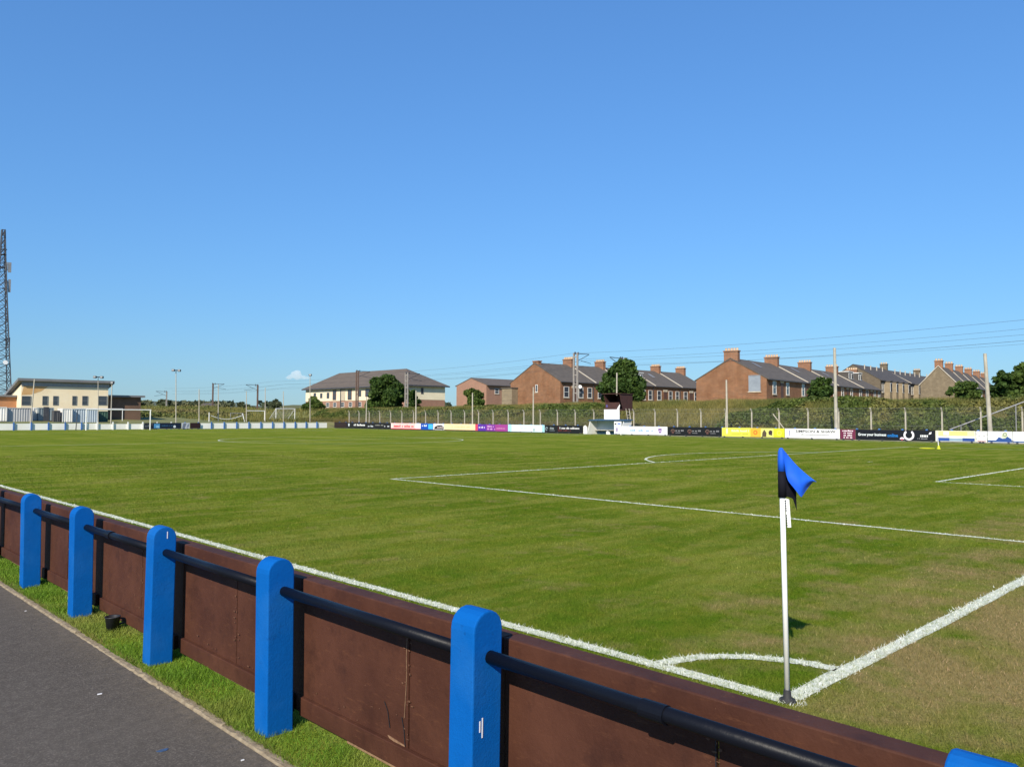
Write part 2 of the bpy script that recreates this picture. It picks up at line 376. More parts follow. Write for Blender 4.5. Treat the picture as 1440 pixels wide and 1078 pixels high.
for n, pl in LINES:
    hw = line_w(n); mb = MB(); P = [Vector((*p, 0)) for p in pl]; lr = random.Random(len(pl)); rows = []
    for i, p in enumerate(P):
        tn = (P[min(i+1, len(P)-1)]-P[max(i-1, 0)]).normalized(); nn = Vector((-tn.y, tn.x, 0)); j = lr.uniform(-.012, .012); k = hw+lr.uniform(-.01, .008)
        rows.append((p+nn*(k+j), p-nn*(k-j)))
    for a, b in zip(rows[:-1], rows[1:]): mb.face([(q.x, q.y, .005) for q in (a[0], b[0], b[1], a[1])])
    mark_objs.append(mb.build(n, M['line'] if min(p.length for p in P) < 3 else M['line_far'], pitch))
MB().lathe([(0, .006), (.11, .006)], (W/2, 11, 0), 16).build('penalty_spot', M['line_far'], pitch)

# ------------------------------------------------------------------ near fence (posts, rail, boards)
PY = [-1.835, .075, 1.797, 3.556, 5.396, 7.098, 9.16, 10.64, 12.41, 14.18]
fence = thing('perimeter_fence', 'brown boarded pitch fence with blue round-topped posts and black rail beside the path', 'fence', (-2.58, 0, 0))
def post_mesh(name, mat, wx=.165, wy=.145, h=.985, seg_=10, jit=0, rnd=None):
    poly = [(-wx/2, -.15), (wx/2, -.15), (wx/2, h-wx/2)]
    poly += [(wx/2*math.cos(a), h-wx/2+wx/2*math.sin(a)) for a in [math.pi*i/seg_ for i in range(1, seg_)]]
    poly += [(-wx/2, h-wx/2)]
    return MB().prism(poly, -wy/2, wy/2, 'y').mesh(name, mat)
pm = post_mesh('post', M['blue'])
for v in pm.vertices: v.co.x -= .0175
fr = random.Random(5)
for i, y in enumerate(PY):
    o = link('post', pm, fence, (0, y, [-.03, .012, .0, .005, -.005, -.01][min(i, 5)])); o.rotation_euler = (fr.uniform(-.012, .012), fr.uniform(-.012, .012), fr.uniform(-.03, .03))
    b = o.modifiers.new('bevel', 'BEVEL'); b.width = .007; b.segments = 2; b.limit_method = 'ANGLE'; b.angle_limit = R(50)
    if i == 1:
        sc = MB()
        for dx, z0, z1 in ((-.062, .50, .545), (-.048, .475, .555)):
            sc.box(dx, dx+.005, -.0755, -.0735, z0, z1)
        sc.build('scratch_mark', M['print_white'], o)
    if i == 3: MB().box(-.005, .0, -.0755, -.0735, .90, .95).build('scratch_mark', M['print_white'], o)
for i in range(len(PY)-1):
    a, b = PY[i], PY[i+1]; zr = .80
    r_ = MB().tube((0, a+.055, zr), (0, b-.055, zr+fr.uniform(-.005, .005)), .0275, n=20).build('rail', M['rail'], fence, smooth=False)
    r_.data.shade_smooth()
    if i in (0, 3): MB().tube((0, a+(.95 if i == 0 else 1.1), zr), (0, a+(1.05 if i == 0 else 1.2), zr), .0335, n=20).build('rail_joint', M['rail'], r_)
    # boards: two sheets with a joint between, kickboard, capping
    ja = a+(b-a)*[.45, .40, .5, .46, .62, .4, .5, .5, .5][i]
    for k, (y0, y1) in enumerate(((a+.006, ja-.004), (ja+.004, b-.006))):
        dx = fr.uniform(-.005, .005)
        bo = MB().box(.165+dx, .183+dx, y0, y1, .055, .775).build('board', M['brown'], fence)
    cp = MB().box(.150, .255, a-.0+.003, b-.003, .735, .842); cp.build('capping', M['brown'], fence, bevel=.006)
    kbz = .05+fr.uniform(-.008, .008)
    MB().box(.135, .164, a+.09, b-.012, kbz, kbz+.105).build('kickboard', M['brown'], fence, bevel=.004)
    MB().box(.150, .152+.012, a+.35, b-.5, .036, kbz).build('splintered_edge', M['raw_wood'], fence)
# broken splinter on the second bay and open splits on the far bay
def strip(mb, pts, w, x):
    for (y0, z0), (y1, z1) in zip(pts[:-1], pts[1:]):
        d = Vector((y1-y0, z1-z0)).normalized(); n = Vector((-d.y, d.x))*w/2
        mb.face([(x, y0+n.x, z0+n.y), (x, y1+n.x, z1+n.y), (x, y1-n.x, z1-n.y), (x, y0-n.x, z0-n.y)])
jy = PY[1]+(PY[2]-PY[1])*.40
fr3 = random.Random(9); mb = MB()
for i in range(6):                        # flaked paint along joints and the kickboard top
    a, b = PY[i], PY[i+1]; jj = a+(b-a)*[.45, .40, .5, .46, .62, .4][i]
    for k in range(26):
        if fr3.random() < .55: y = jj+fr3.gauss(0, .02); z = fr3.uniform(.18, .7)
        else: y = fr3.uniform(a+.1, b-.1); z = .17+abs(fr3.gauss(0, .06))
        r1 = fr3.uniform(.002, .007); r2_ = fr3.uniform(.003, .016); mb.face([(.1575, y+r2_*math.cos(q)*fr3.uniform(.6, 1.2), z+r1*math.sin(q)*fr3.uniform(.6, 1.2)) for q in (0, 1.05, 2.1, 3.14, 4.2, 5.2)])
M['flake'] = simple('flaked_paint', (.15, .075, .04), (.085, .035, .02), .85, 60)
mb.build('flaked_paint', M['flake'], fence)['kind'] = 'stuff'
mb = MB(); strip(mb, [(jy+.012, .70), (jy+.017, .6), (jy+.013, .52), (jy+.018, .44), (jy+.03, .3)], .004, .158)
mb.build('split', M['raw_wood'], fence)
MB().prism([(jy+.02, .166), (jy+.17, .178), (jy+.15, .166), (jy+.03, .153)], .157, .164, 'x').build('splinter', M['raw_wood'], fence)
mb = MB(); strip(mb, [(jy+.2, .34), (jy+.17, .3), (jy+.15, .22)], .006, .157); strip(mb, [(jy+.05, .3), (jy+.03, .24), (jy+.02, .165)], .006, .157)
strip(mb, [(PY[0]+(PY[1]-PY[0])*.45, .13), (PY[0]+(PY[1]-PY[0])*.45+.003, .73)], .005, .1585)
for dy, z0, z1 in ((.45, .18, .50), (.75, .2, .45)): mb.face([(.157, PY[5]+dy, z0), (.157, PY[5]+dy+.035, (z0+z1)/2), (.157, PY[5]+dy+.01, z1), (.157, PY[5]+dy-.01, (z0+z1)/2)])
mb.build('crack', M['black'], fence)['kind'] = 'stuff'

# black cup on the verge, scraps on the path
cp_ = gnd(158, 887)
cup = thing('cup', 'small black plastic pot lying on the grass verge by the fence', 'pot', (cp_[0], cp_[1], .01))
c_ = MB().lathe([(0, 0), (.045, 0), (.058, .105), (.063, .108), (.061, .115), (.054, .112), (.042, .01), (0, .01)], n=24).build('body', M['black'], cup, smooth=True)
MB().path([(.055, 0, .09), (.085, -.01, .085), (.088, -.01, .05), (.052, 0, .04)], .008, 8).build('handle', M['black'], cup)
for i, (px, py, sz, mt, lb) in enumerate([(140, 976, .016, 'print_white', 'white paper scrap on the dark path'), (341, 1069, .010, 'print_white', 'tiny pale scrap on the path near the kerb'), (36, 859, .009, 'print_white', 'tiny white speck far along the path')]):
    q = gnd(px, py)
    o = MB().prism([(-sz, -sz*.35), (sz*.8, -sz*.5), (sz, sz*.3), (-sz*.7, sz*.45)], .002, .006, 'z').build('paper_scrap', M[mt], None, (q[0], q[1], 0)); tag(o, lb, 'litter')
q = gnd(229, 1055)
M['blue_drip'] = simple('blue_paint_drip', (.03, .09, .22), (.05, .07, .1), .8, 60)
MB().prism([(.03*math.cos(a)*(1+.3*math.sin(3*a)), .02*math.sin(a)*(1+.25*math.cos(2*a))) for a in [i*.63 for i in range(10)]], .002, .004, 'z').build('paint_drip', M['blue_drip'], pa, (q[0], q[1], 0))

# ------------------------------------------------------------------ corner flag
M['flag_blue'] = simple('flag_blue_cloth', (.004, .11, .72), (.004, .085, .58), .7, 14)
M['flag_black'] = simple('flag_black_cloth', (.006, .006, .010), (.012, .012, .018), .9, 10, spec=.1)
M['pvc'] = simple('white_pvc', (.82, .82, .82), (.76, .76, .75), .35, 4)
M['rubber'] = simple('black_rubber', (.02, .02, .022), (.035, .035, .035), .7, 20)
fl = thing('corner_flag', 'white corner post with blue and black flag standing on the corner marking', 'flag', (.0, .0, 0))
fl.rotation_euler = (-.010, -.012, 0)
MB().lathe([(0, 0), (.055, 0), (.05, .015), (.026, .03), (.022, .075), (0, .075)], n=18).build('spring_base', M['rubber'], fl, smooth=True)
MB().tube((0, 0, .07), (0, 0, 1.40), .0165, n=18).build('pole', M['pvc'], fl).data.shade_smooth()
# sleeve and cloth: local camera-facing right direction on the ground
rd = Vector((_r2[0], _r2[1], 0)).normalized(); fd = Vector((_fw[0], _fw[1], 0)).normalized()
MB().lathe([(.0, 1.457), (.024, 1.458), (.0225, 1.54), (.019, 1.585), (.011, 1.605), (0, 1.609)], n=16).build('upper_sleeve', M['flag_blue'], fl).data.shade_smooth()
MB().tube((0, 0, 1.291), (0, 0, 1.457), .026, .024, n=16).build('lower_sleeve', M['flag_black'], fl).data.shade_smooth()
def cloth(name, mat, rows, thick=.0015):
    """rows: list of polylines of (s, depth, z)"""
    mb = MB(); k = len(rows[0])
    for sgn in (0, 1):
        for row in rows:
            for s_, d_, z_ in row:
                p = rd*s_+fd*(d_+sgn*thick); mb.v.append((p.x, p.y, z_))
    n = len(rows)*k
    for base in (0, n):
        for i in range(len(rows)-1):
            for j in range(k-1):
                a = base+i*k+j; mb.f.append([a, a+1, a+k+1, a+k] if base == 0 else [a+k, a+k+1, a+1, a])
    o = mb.build(name, mat, fl); o.data.shade_smooth(); return o
rows = []
for i in range(17):                      # pennant hanging from the hem, folded along its lower edge
    u_ = i/16; row = []
    top = Vector((.004+.204*u_, 1.602-.212*u_-.012*math.sin(math.pi*u_)))
    k3 = [(0, .012, 1.455), (.2, .030, 1.395), (.55, .104, 1.292), (1, .207, 1.388)]; bot = next(Vector(a[1:]).lerp(Vector(b[1:]), (u_-a[0])/(b[0]-a[0])) for a, b in zip(k3[:-1], k3[1:]) if u_ <= b[0])
    for j in range(12):
        v_ = j/11; p = top.lerp(bot, v_)
        row.append((p.x, -.022+.016*math.sin(5*v_+4*u_)*(.4+u_)+.022*math.sin(7*u_+1.0)*v_-.03*v_*(1-u_), p.y))
    rows.append(row)
cloth('blue_cloth', M['flag_blue'], rows)
rows = []
for i in range(9):
    u_ = i/8; row = []
    for j in range(6):
        v_ = j/5; top = Vector((.012+.09*u_, 1.49-.15*u_)); bot = Vector((.02+.088*u_, 1.297-.025*u_-.075*max(0, (u_-.6)/.4))); p = top.lerp(bot, v_)
        row.append((p.x, .004+.03*u_+.010*math.sin(6*u_+2*v_)*u_, p.y))
    rows.append(row)
cloth('black_cloth', M['flag_black'], rows)
mb = MB(); tg = [rd*s_+fd*-.012 for s_ in (.012, .040)]
pts = [(tg[0].x, tg[0].y, 1.288), (tg[1].x, tg[1].y, 1.278), (tg[1].x+rd.x*.008, tg[1].y+rd.y*.008, 1.10), (tg[0].x+rd.x*.012, tg[0].y+rd.y*.012, 1.10)]
mb.face(pts); mb.face([(x+fd.x*.003, y+fd.y*.003, z) for x, y, z in pts][::-1])
mb.build('strap', M['pvc'], fl)
mb = MB(); lr = random.Random(2)
for i in range(11):
    z = 1.275-.0155*i; s0 = .008+.0006*i
    if i == 5: continue
    a = rd*s0+fd*-.0185; b = rd*(s0+.009)+fd*-.0185
    mb.face([(a.x, a.y, z), (b.x, b.y, z-.001), (b.x, b.y, z-.009), (a.x, a.y, z-.0085)])
mb.build('strap_print', M['black'], fl)['kind'] = 'stuff'

# ------------------------------------------------------------------ printed boards
def text_mesh(s):
    cu = bpy.data.curves.new('t', 'FONT'); cu.body = s; cu.resolution_u = 2; cu.offset = .025
    o = bpy.data.objects.new('t', cu); col.objects.link(o)
    dg = bpy.context.evaluated_depsgraph_get(); me = bpy.data.meshes.new_from_object(o.evaluated_get(dg))
    V = [v.co.copy() for v in me.vertices]; Fc = [list(p.vertices) for p in me.polygons]
    bpy.data.objects.remove(o); bpy.data.curves.remove(cu); bpy.data.meshes.remove(me)
    return V, Fc
PC = {}
def pm_(hexc):
    if hexc not in PC:
        c = lin(hexc); PC[hexc] = simple('print_'+hexc, c, tuple(x*.88 for x in c), .55, 2)
    return PC[hexc]
def board(name, label, cat, loc, rz, width, z0, z1, base, els, group=None, thick=.03, feet=True):
    """face looks along local -x; s runs to the viewer's right (local -y)"""
    t = thing(name, label, cat, loc, rz, group)
    H = z1-z0
    MB().box(0, thick, -width/2, width/2, z0, z1).build('panel', pm_(base), t)
    def yz(s, v): return width/2-s*width, z0+v*H
    for ie, e in enumerate(els):
        k = e[0]; mb = MB(); x = -.003-.0012*ie
        if k == 'rect':
            _, s0, s1, v0, v1, c = e; a, b = yz(s0, v0), yz(s1, v1); mb.box(x, -.001, b[0], a[0], a[1], b[1]); mb.build('print_panel', pm_(c), t)
        elif k == 'bars':                       # lettering too small to read: uneven strokes
            _, s0, s1, v0, v1, n, c, sd_ = e; rg = random.Random(sd_); cur = s0; st = (s1-s0)/n
            for i in range(n):
                if rg.random() < .14: cur += st; continue
                a = yz(cur+st*.08, v0); hi = v0+(v1-v0)*rg.choice((.68, .68, .72, 1.0)); b = yz(cur+st*rg.uniform(.7, .92), hi)
                mb.box(x-.002, x, b[0], a[0], a[1], b[1])
                if rg.random() < .5:
                    pass
                cur += st
            mb.build('lettering', pm_(c), t)['kind'] = 'stuff'
        elif k == 'text':
            _, s0, s1, v0, v1, tx, c = e; V, Fc = text_mesh(tx)
            xa, xb_ = min(v.x for v in V), max(v.x for v in V); ya, yb_ = min(v.y for v in V), max(v.y for v in V)
            mb.v = [(x-.002, *(lambda q: (q[0], q[1]))(yz(s0+(v.x-xa)/(xb_-xa)*(s1-s0), v0+(v.y-ya)/(yb_-ya)*(v1-v0)))) for v in V]
            mb.f = Fc; mb.build('lettering', pm_(c), t)['kind'] = 'stuff'
        elif k == 'ring':
            _, s, v, ro, ri, a0, a1, c = e; cy, cz = yz(s, v); n = 28
            for i in range(n):
                q = [a0+(a1-a0)*(i+d)/n for d in (0, 1)]
                mb.face([(x, cy-ro*math.cos(R(q[0])), cz+ro*math.sin(R(q[0]))), (x, cy-ro*math.cos(R(q[1])), cz+ro*math.sin(R(q[1]))),
                         (x, cy-ri*math.cos(R(q[1])), cz+ri*math.sin(R(q[1]))), (x, cy-ri*math.cos(R(q[0])), cz+ri*math.sin(R(q[0])))])
            mb.build('emblem', pm_(c), t)
        elif k == 'poly':
            _, pts, c = e; mb.face([(x, *yz(a, b)) for a, b in pts]); mb.build('emblem', pm_(c), t)
    if feet:
        n = max(2, int(width/1.8)+1)
        for i in range(n):
            y = -width/2+.25+(width-.5)*i/(n-1)
            MB().box(-.02, .10, y-.07, y+.07, 0, z0+.04).build('foot', M['dark_metal'], t)
    return t
XB = 60.6
def far_board(px0, px1, base, els, label, z0=.10, z1=.90, dx=0):
    y0 = atX(px0, 605, XB)[1]; y1 = atX(px1, 605, XB)[1]
    return board('advertising_board', label, 'advertising board', (XB+dx, (y0+y1)/2, 0), 0, (y0-y1)-.03, z0, z1, base, els, 'advertising boards along the far touchline')
def crest(s, c, v=.5, h=.3):
    w_ = .016
    return ('poly', [(s-w_, v+h), (s+w_, v+h), (s+w_, v-h*.2), (s, v-h), (s-w_, v-h*.2)], c)
far_board(470, 487, '2a1c1a', [], 'plain dark brown board at the left end of the touchline boards')
far_board(487, 549.7, '1d1c1f', [crest(.06, 'c9d0d6'), ('bars', .15, .44, .4, .75, 12, 'e6e6e6', 1), ('bars', .50, .62, .25, .55, 6, 'c8cdd3', 2), ('bars', .66, .84, .5, .68, 10, '9a9a92', 3), ('bars', .86, .97, .3, .6, 5, 'c8cdd3', 4)], 'black board with small white lettering left of the pink one')
far_board(549.7, 591.5, 'f4c3c0', [('rect', 0, 1, 0, .12, 'd9495a'), ('rect', 0, .05, .12, 1, 'f7d5d0'), ('bars', .1, .82, .3, .72, 18, 'd8283c', 5), ('rect', .84, 1, .12, 1, 'f3eef4')], 'pale pink board with red lettering')
far_board(591.5, 609, '1753b5', [('rect', .02, .6, .1, .9, '0f49ad'), ('bars', .1, .5, .5, .8, 5, 'dfe8f5', 6), ('rect', .62, .98, .1, .9, '47b4ea')], 'short bright blue board next to the pink board')
far_board(609, 624.6, 'd9d6da', [('poly', [(.1, .1), (.95, .1), (.98, .45), (.75, .75), (.4, .7), (.15, .45)], '2d1d22'), ('bars', .35, .95, .3, .55, 6, 'd8c9c9', 7)], 'short white board with a dark shape between blue and cream boards')
far_board(624.6, 668.3, 'efd5ab', [('bars', .25, .85, .5, .62, 14, 'e2b878', 8), ('rect', 0, 1, 0, .08, '8d7448')], 'plain cream board left of the purple one')
far_board(668.3, 714.3, '7c3596', [('rect', 0, .08, 0, 1, 'd8455f'), ('rect', .08, .34, 0, 1, '5a2f9e'), ('rect', .62, 1, 0, 1, '9c3f8c'), ('bars', .11, .3, .42, .68, 7, 'efe5f2', 9), ('bars', .38, .6, .58, .8, 9, 'd8a7d8', 10), ('bars', .38, .62, .2, .42, 9, 'd8a7d8', 11), ('bars', .66, .92, .35, .5, 10, 'd69ac0', 12)], 'purple and magenta board with pale lettering')
far_board(714.3, 765.8, 'd9eef3', [('rect', 0, .1, .02, .98, 'a9dcea'), ('rect', .94, 1, .02, .98, '9fd8e8'), ('bars', .35, .62, .45, .55, 14, 'a8cfe2', 13), ('rect', .71, .735, .1, .5, '4d5a60')], 'pale blue and white board right of the purple one')
far_board(766, 819.5, '17191b', [('ring', .05, .5, .2, .1, 0, 300, '83929a'), ('bars', .12, .27, .45, .75, 8, '9aa3a8', 14), ('bars', .13, .29, .2, .36, 10, '70797c', 15), ('bars', .40, .92, .5, .76, 20, 'e0dede', 16), ('bars', .38, .7, .2, .4, 14, '6b3330', 17), ('rect', .36, .375, .15, .85, '5b2320')], 'black board with white lettering left of the dugout')
far_board(863.5, 938.5, 'edf0f4', [crest(.055, '8f7aa6', .45, .34), ('bars', .16, .24, .6, .75, 5, 'c6cbd4', 18), ('bars', .31, .44, .38, .66, 5, '7fa8d0', 51), ('bars', .47, .68, .38, .66, 9, '7fa8d0', 52), ('bars', .71, .75, .38, .66, 2, '8fa8c8', 53), ('poly', [(.84, .8), (.90, .8), (.905, .45), (.87, .12), (.835, .45)], '8a6ca4'), ('rect', .838, .902, .44, .52, 'd8cfe2')], 'long white board with a purple crest right of the dugout')
els = []
for k in (.03, .35, .68):
    els += [('ring', k+.07, .42, .24, .19, 0, 180, '8a6a5c'), ('poly', [(k+.05, .2), (k+.09, .2), (k+.09, .5), (k+.05, .5)], '5c3f3a'), ('bars', k+.12, k+.28, .48, .66, 9, '8d8d90', 19), ('bars', k+.12, k+.22, .25, .38, 7, '77777b', 20)]
far_board(938.8, 1014.8, '131418', els, 'black board repeating a grey emblem three times')
far_board(1015, 1103.5, 'dfdd54', [crest(.085, 'f1efc4', .55, .35), ('bars', .16, .45, .55, .78, 18, 'f4f3c8', 21), ('bars', .16, .45, .25, .42, 18, 'b9b23c', 22), ('rect', .47, .635, .02, .98, 'dcaf38'), ('ring', .55, .5, .2, .1, 0, 360, 'd96e2e'), ('rect', .64, .83, .02, .98, 'd9d77c'), ('poly', [(.655, .05), (.72, .05), (.725, .5), (.69, .85), (.66, .5)], '584a3c'), ('poly', [(.76, .3), (.81, .2), (.815, .7), (.78, .8), (.755, .6)], '41313a'), ('rect', .835, 1, .02, .98, 'cfd02e'), ('ring', .92, .5, .22, .16, 0, 360, 'e3e36a')], 'bright yellow board with an orange block and dark figures')
far_board(1103.7, 1181, 'ecebec', [crest(.085, 'a9a6c4', .45, .36), ('text', .20, .93, .58, .88, 'SIMPSON & SHAW', '4a4a50'), ('bars', .30, .82, .33, .46, 22, '8a8a92', 23)], 'white board reading SIMPSON & SHAW')
far_board(1181.3, 1203, '6d2745', [('bars', .14, .86, .78, .94, 8, 'efe3ea', 24), ('bars', .22, .8, .56, .72, 7, 'efe3ea', 25), ('bars', .22, .8, .32, .48, 7, 'efe3ea', 26), ('bars', .22, .8, .1, .26, 7, 'efe3ea', 27)], 'short maroon board with four white lines of lettering')
far_board(1203.2, 1315, '0b0e1a', [('text', .03, .40, .30, .66, 'Grow your business', 'e8eef2'), ('text', .415, .55, .30, .64, 'online', '1678c8'), ('ring', .685, .52, .40, .25, -235, 55, 'ece6f0'), ('ring', .60, .10, .17, .0, 0, 180, 'efd5e4'), ('ring', .60, .08, .06, .0, 0, 360, 'c84a5c'), ('bars', .785, .92, .35, .66, 7, 'e8e8ec', 28), ('bars', .79, .91, .16, .26, 12, '9a9aa2', 29), ('poly', [(.925, .6), (.955, .66), (.962, .86), (.935, .8)], 'e8e8ec')], 'dark navy board reading Grow your business online with a broken white ring')
far_board(1315.3, 1372, 'efeedd', [('rect', .02, .98, .52, .98, 'e6dfae'), ('rect', .35, .8, .56, .94, 'e3cf86'), ('poly', [(.08, .5), (.28, .5), (.3, .9), (.1, .95)], 'd9cf96'), ('rect', .2, .34, .6, .9, 'f2efe6'), ('rect', .04, .35, .04, .34, '284f9e'), ('rect', .35, .68, .04, .32, '8fa6bd'), ('rect', .68, .98, .04, .34, '2a4a92')], 'pale yellow and blue board beside the yellow sprinkler')
far_board(1372.3, 1388, 'f0eeee', [('ring', .5, .5, .38, .35, 0, 360, 'b9b9bf'), ('bars', .2, .8, .5, .62, 7, '8d8d95', 30), ('bars', .2, .8, .32, .4, 7, '9d8d95', 31), ('rect', .1, .9, .04, .12, 'b07a74')], 'small white board with a round outline near the right pole')
far_board(1388.3, 1424, 'edeff2', [('rect', 0, 1, .04, .2, '27467f'), ('poly', [(.25, .05), (.9, .05), (.98, .3), (.8, .55), (.62, .35), (.45, .5), (.36, .25)], '2c4f93'), ('poly', [(.55, .5), (.7, .35), (.82, .6), (.78, .95), (.62, .9)], 'c9cfae'), ('ring', .7, .72, .14, .08, 0, 360, '8d9486')], 'white board with a blue picture at the right edge')
far_board(1424.3, 1475, 'eff0f2', [('rect', 0, 1, .04, .16, '3a568c'), ('poly', [(.55, .16), (.9, .16), (.85, .7), (.6, .6)], '6f86b4')], 'white board with a blue lower stripe cut by the right picture edge')
# pale toe rail + blue posts of the far touchline barrier
fb = thing('touchline_barrier', 'low barrier of blue posts behind the advertising boards on the far touchline', 'fence', (XB+.2, 0, 0))
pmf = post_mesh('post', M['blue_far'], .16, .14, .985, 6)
for i in range(58):
    y = 5.2+1.775*i
    if y > 104: break
    if 48.6 < y < 54.5: continue
    link('post', pmf, fb, (0, y, 0))
MB().tube((0, 4, .8), (0, 48.6, .8), .03).build('rail', M['dark_metal'], fb); MB().tube((0, 54.4, .8), (0, 104, .8), .03).build('rail', M['dark_metal'], fb)
MB().box(-.13, -.1, 4, 48.4, .02, .10).build('toe_rail', M['concrete'], fb)
MB().box(-.13, -.1, 54.6, 104, .02, .10).build('toe_rail', M['dark_metal'], fb)

# far end barrier: white panels, blue or white posts
YE = 104.6
eb_ = thing('end_barrier', 'low white panelled barrier with blue posts behind the far goal', 'fence', (0, YE, 0))
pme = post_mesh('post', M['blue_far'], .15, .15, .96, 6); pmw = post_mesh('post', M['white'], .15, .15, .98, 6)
M['panel_white'] = simple('end_panel_white', (.86, .85, .80), (.74, .72, .66), .7, .5)
x = -4.0; exs = []
while x < 59.8: exs.append(x); x += 1.805
base_px = lambda X: None
x0 = atY(297, 600, YE)[0]; exs = [x0+1.805*k for k in range(-26, 10)]
for i, X in enumerate(exs):
    isw = 26.9 < X < 36.5
    link('post', pmw if isw else pme, eb_, (X, -.06, 0))
    if X+1.805 < 61.2 and not (34.6 < X+.9 < 40.5):
        MB().box(X+.02, X+1.785, .03, .06, .05, .80 if not isw else .72).build('panel', M['panel_white'], eb_)
def end_board(px0, px1, base, els, label):
    a = atY(px0, 600, YE)[0]; b = atY(px1, 600, YE)[0]
    return board('advertising_board', label, 'advertising board', ((a+b)/2, YE-.2, 0), -math.pi/2, b-a-.03, .1, .85, base, els, 'boards on the far end barrier')
# local -x faces world -y with rz=+90
def end_board(px0, px1, base, els, label):
    a = atY(px0, 600, YE)[0]; b = atY(px1, 600, YE)[0]
    return board('advertising_board', label, 'advertising board', ((a+b)/2, YE-.2, 0), math.pi/2, b-a-.03, .1, .85, base, els, 'boards on the far end barrier')
end_board(202, 213, '24282e', [('bars', .1, .8, .3, .7, 4, '5d6670', 40)], 'small dark board beside the right post of the far goal')
end_board(213, 254, '0d1a33', [('rect', .06, .26, .1, .85, '4f8fc0'), ('rect', .14, .24, .15, .5, '8fc0e0'), ('bars', .32, .7, .45, .6, 14, '3c6a90', 41), ('ring', .77, .35, .17, 0, 0, 360, 'cfd6de')], 'navy board with a light blue square on the far end barrier')
end_board(254.5, 266, 'b9bcc6', [('poly', [(.05, .05), (.4, .05), (.6, .9), (.2, .9)], '6d7486'), ('poly', [(.6, .1), (.9, .3), (.95, .9), (.7, .6)], '7d8496')], 'small grey and white board on the far end barrier')
end_board(266.5, 281, '2c1518', [], 'plain dark maroon board on the far end barrier')

# ------------------------------------------------------------------ goals
def goal(name, label, loc, rz, w_, h_, r_, mat, depth=0, net=False, group='goals'):
    g = thing(name, label, 'goal', loc, rz, group)
    for s_ in (-1, 1): MB().tube((s_*w_/2, 0, 0), (s_*w_/2, 0, h_), r_, n=10).build('post', mat, g)
    MB().tube((-w_/2-r_, 0, h_), (w_/2+r_, 0, h_), r_, n=10).build('crossbar', mat, g)
    if depth:
        for s_ in (-1, 1):
            MB().tube((s_*w_/2, 0, h_), (s_*w_/2, depth, .05), r_*.6).build('stay', mat, g)
            MB().tube((s_*w_/2, 0, .05), (s_*w_/2, depth, .05), r_*.6).build('ground_bar', mat, g)
        MB().tube((-w_/2, depth, .05), (w_/2, depth, .05), r_*.6).build('ground_bar', mat, g)
    if net:
        mb = MB(); n = int(w_/.16)
        for i in range(n+1):
            X = -w_/2+w_*i/n; mb.tube((X, .02, h_), (X, depth, .05), .006, n=3, cap=False)
        for j in range(1, 16):
            k = j/16; mb.tube((-w_/2, .02+(depth-.02)*k, h_+(.05-h_)*k), (w_/2, .02+(depth-.02)*k, h_+(.05-h_)*k), .006, n=3, cap=False)
            for s_ in (-1, 1): mb.tube((s_*w_/2, 0, h_*(1-k)), (s_*w_/2, depth*k, h_*(1-k)), .006, n=3, cap=False)
        mb.build('net', M['print_white'], g)
    return g
goal('football_goal', 'white full-size goal frame on the far goal line', (W/2, L_, 0), 0, 7.32+.12, 2.44+.06, .07, M['white'])
def place_goal(px0, px1, pyt, Y, label, depth=0, net=False, rz=0, mat='white', r_=.06):
    a = atY(px0, 590, Y); b = atY(px1, 590, Y); zt = atY((px0+px1)/2, pyt, Y)[2]; zb = float(hgt((a[0]+b[0])/2, Y))
    return goal('training_goal', label, ((a[0]+b[0])/2, Y, zb), rz, b[0]-a[0], zt-zb, r_, M[mat], depth, net, 'goals behind the far barrier')
place_goal(388, 414.5, 574.5, 124, 'white goal with a sloping net behind the end barrier', 3.0, True)
place_goal(346.5, 372, 577.5, 121, 'white training goal without a net next to the netted one')
place_goal(324, 340, 581, 132, 'small grey goal frame standing far back', mat='grey_metal', r_=.05)
place_goal(107, 172, 574.5, 126, 'white goal frame seen behind the pitch goal', r_=.05)
g = thing('broken_goal', 'pale goal with a sagging crossbar behind the end barrier', 'goal', tuple(atY(318, 594, 119)[:2])+(float(hgt(40, 119)),))
gx0 = atY(294, 590, 119)[0]-g.location.x; gx1 = atY(341, 590, 119)[0]-g.location.x
MB().tube((gx0, 0, 0), (gx0, 0, 1.45), .07).build('post', M['white'], g); MB().tube((gx1+.35, 0, 0), (gx1, 0, 1.35), .08).build('post', M['white'], g)
MB().path([(gx0+.3+(gx1-gx0-.5)*k/12, 0, .95-.55*math.sin(math.pi*k/12)) for k in range(13)], .045).build('crossbar', M['white'], g)

# ------------------------------------------------------------------ sprinkler on the pitch
q = gnd(1320, 631)
sp = thing('sprinkler', 'thin white stand with yellow base and hose ring on the far pitch', 'sprinkler', (q[0], q[1], 0))
M['yellow'] = simple('yellow_plastic', (.62, .62, .02), (.5, .5, .02), .5, 5)
MB().tube((0, 0, .1), (-.02, .06, 1.05), .022).build('stand', M['white'], sp)
MB().lathe([(0, .22), (.05, .2), (.07, .08), (.12, 0), (0, 0)], n=12).build('base', M['yellow'], sp)
hose = [(.0+.42*math.cos(a)-.3, .55+.42*math.sin(a), .03) for a in [i*math.pi/12 for i in range(25)]]
MB().path(hose, .016).build('hose', M['yellow'], sp)

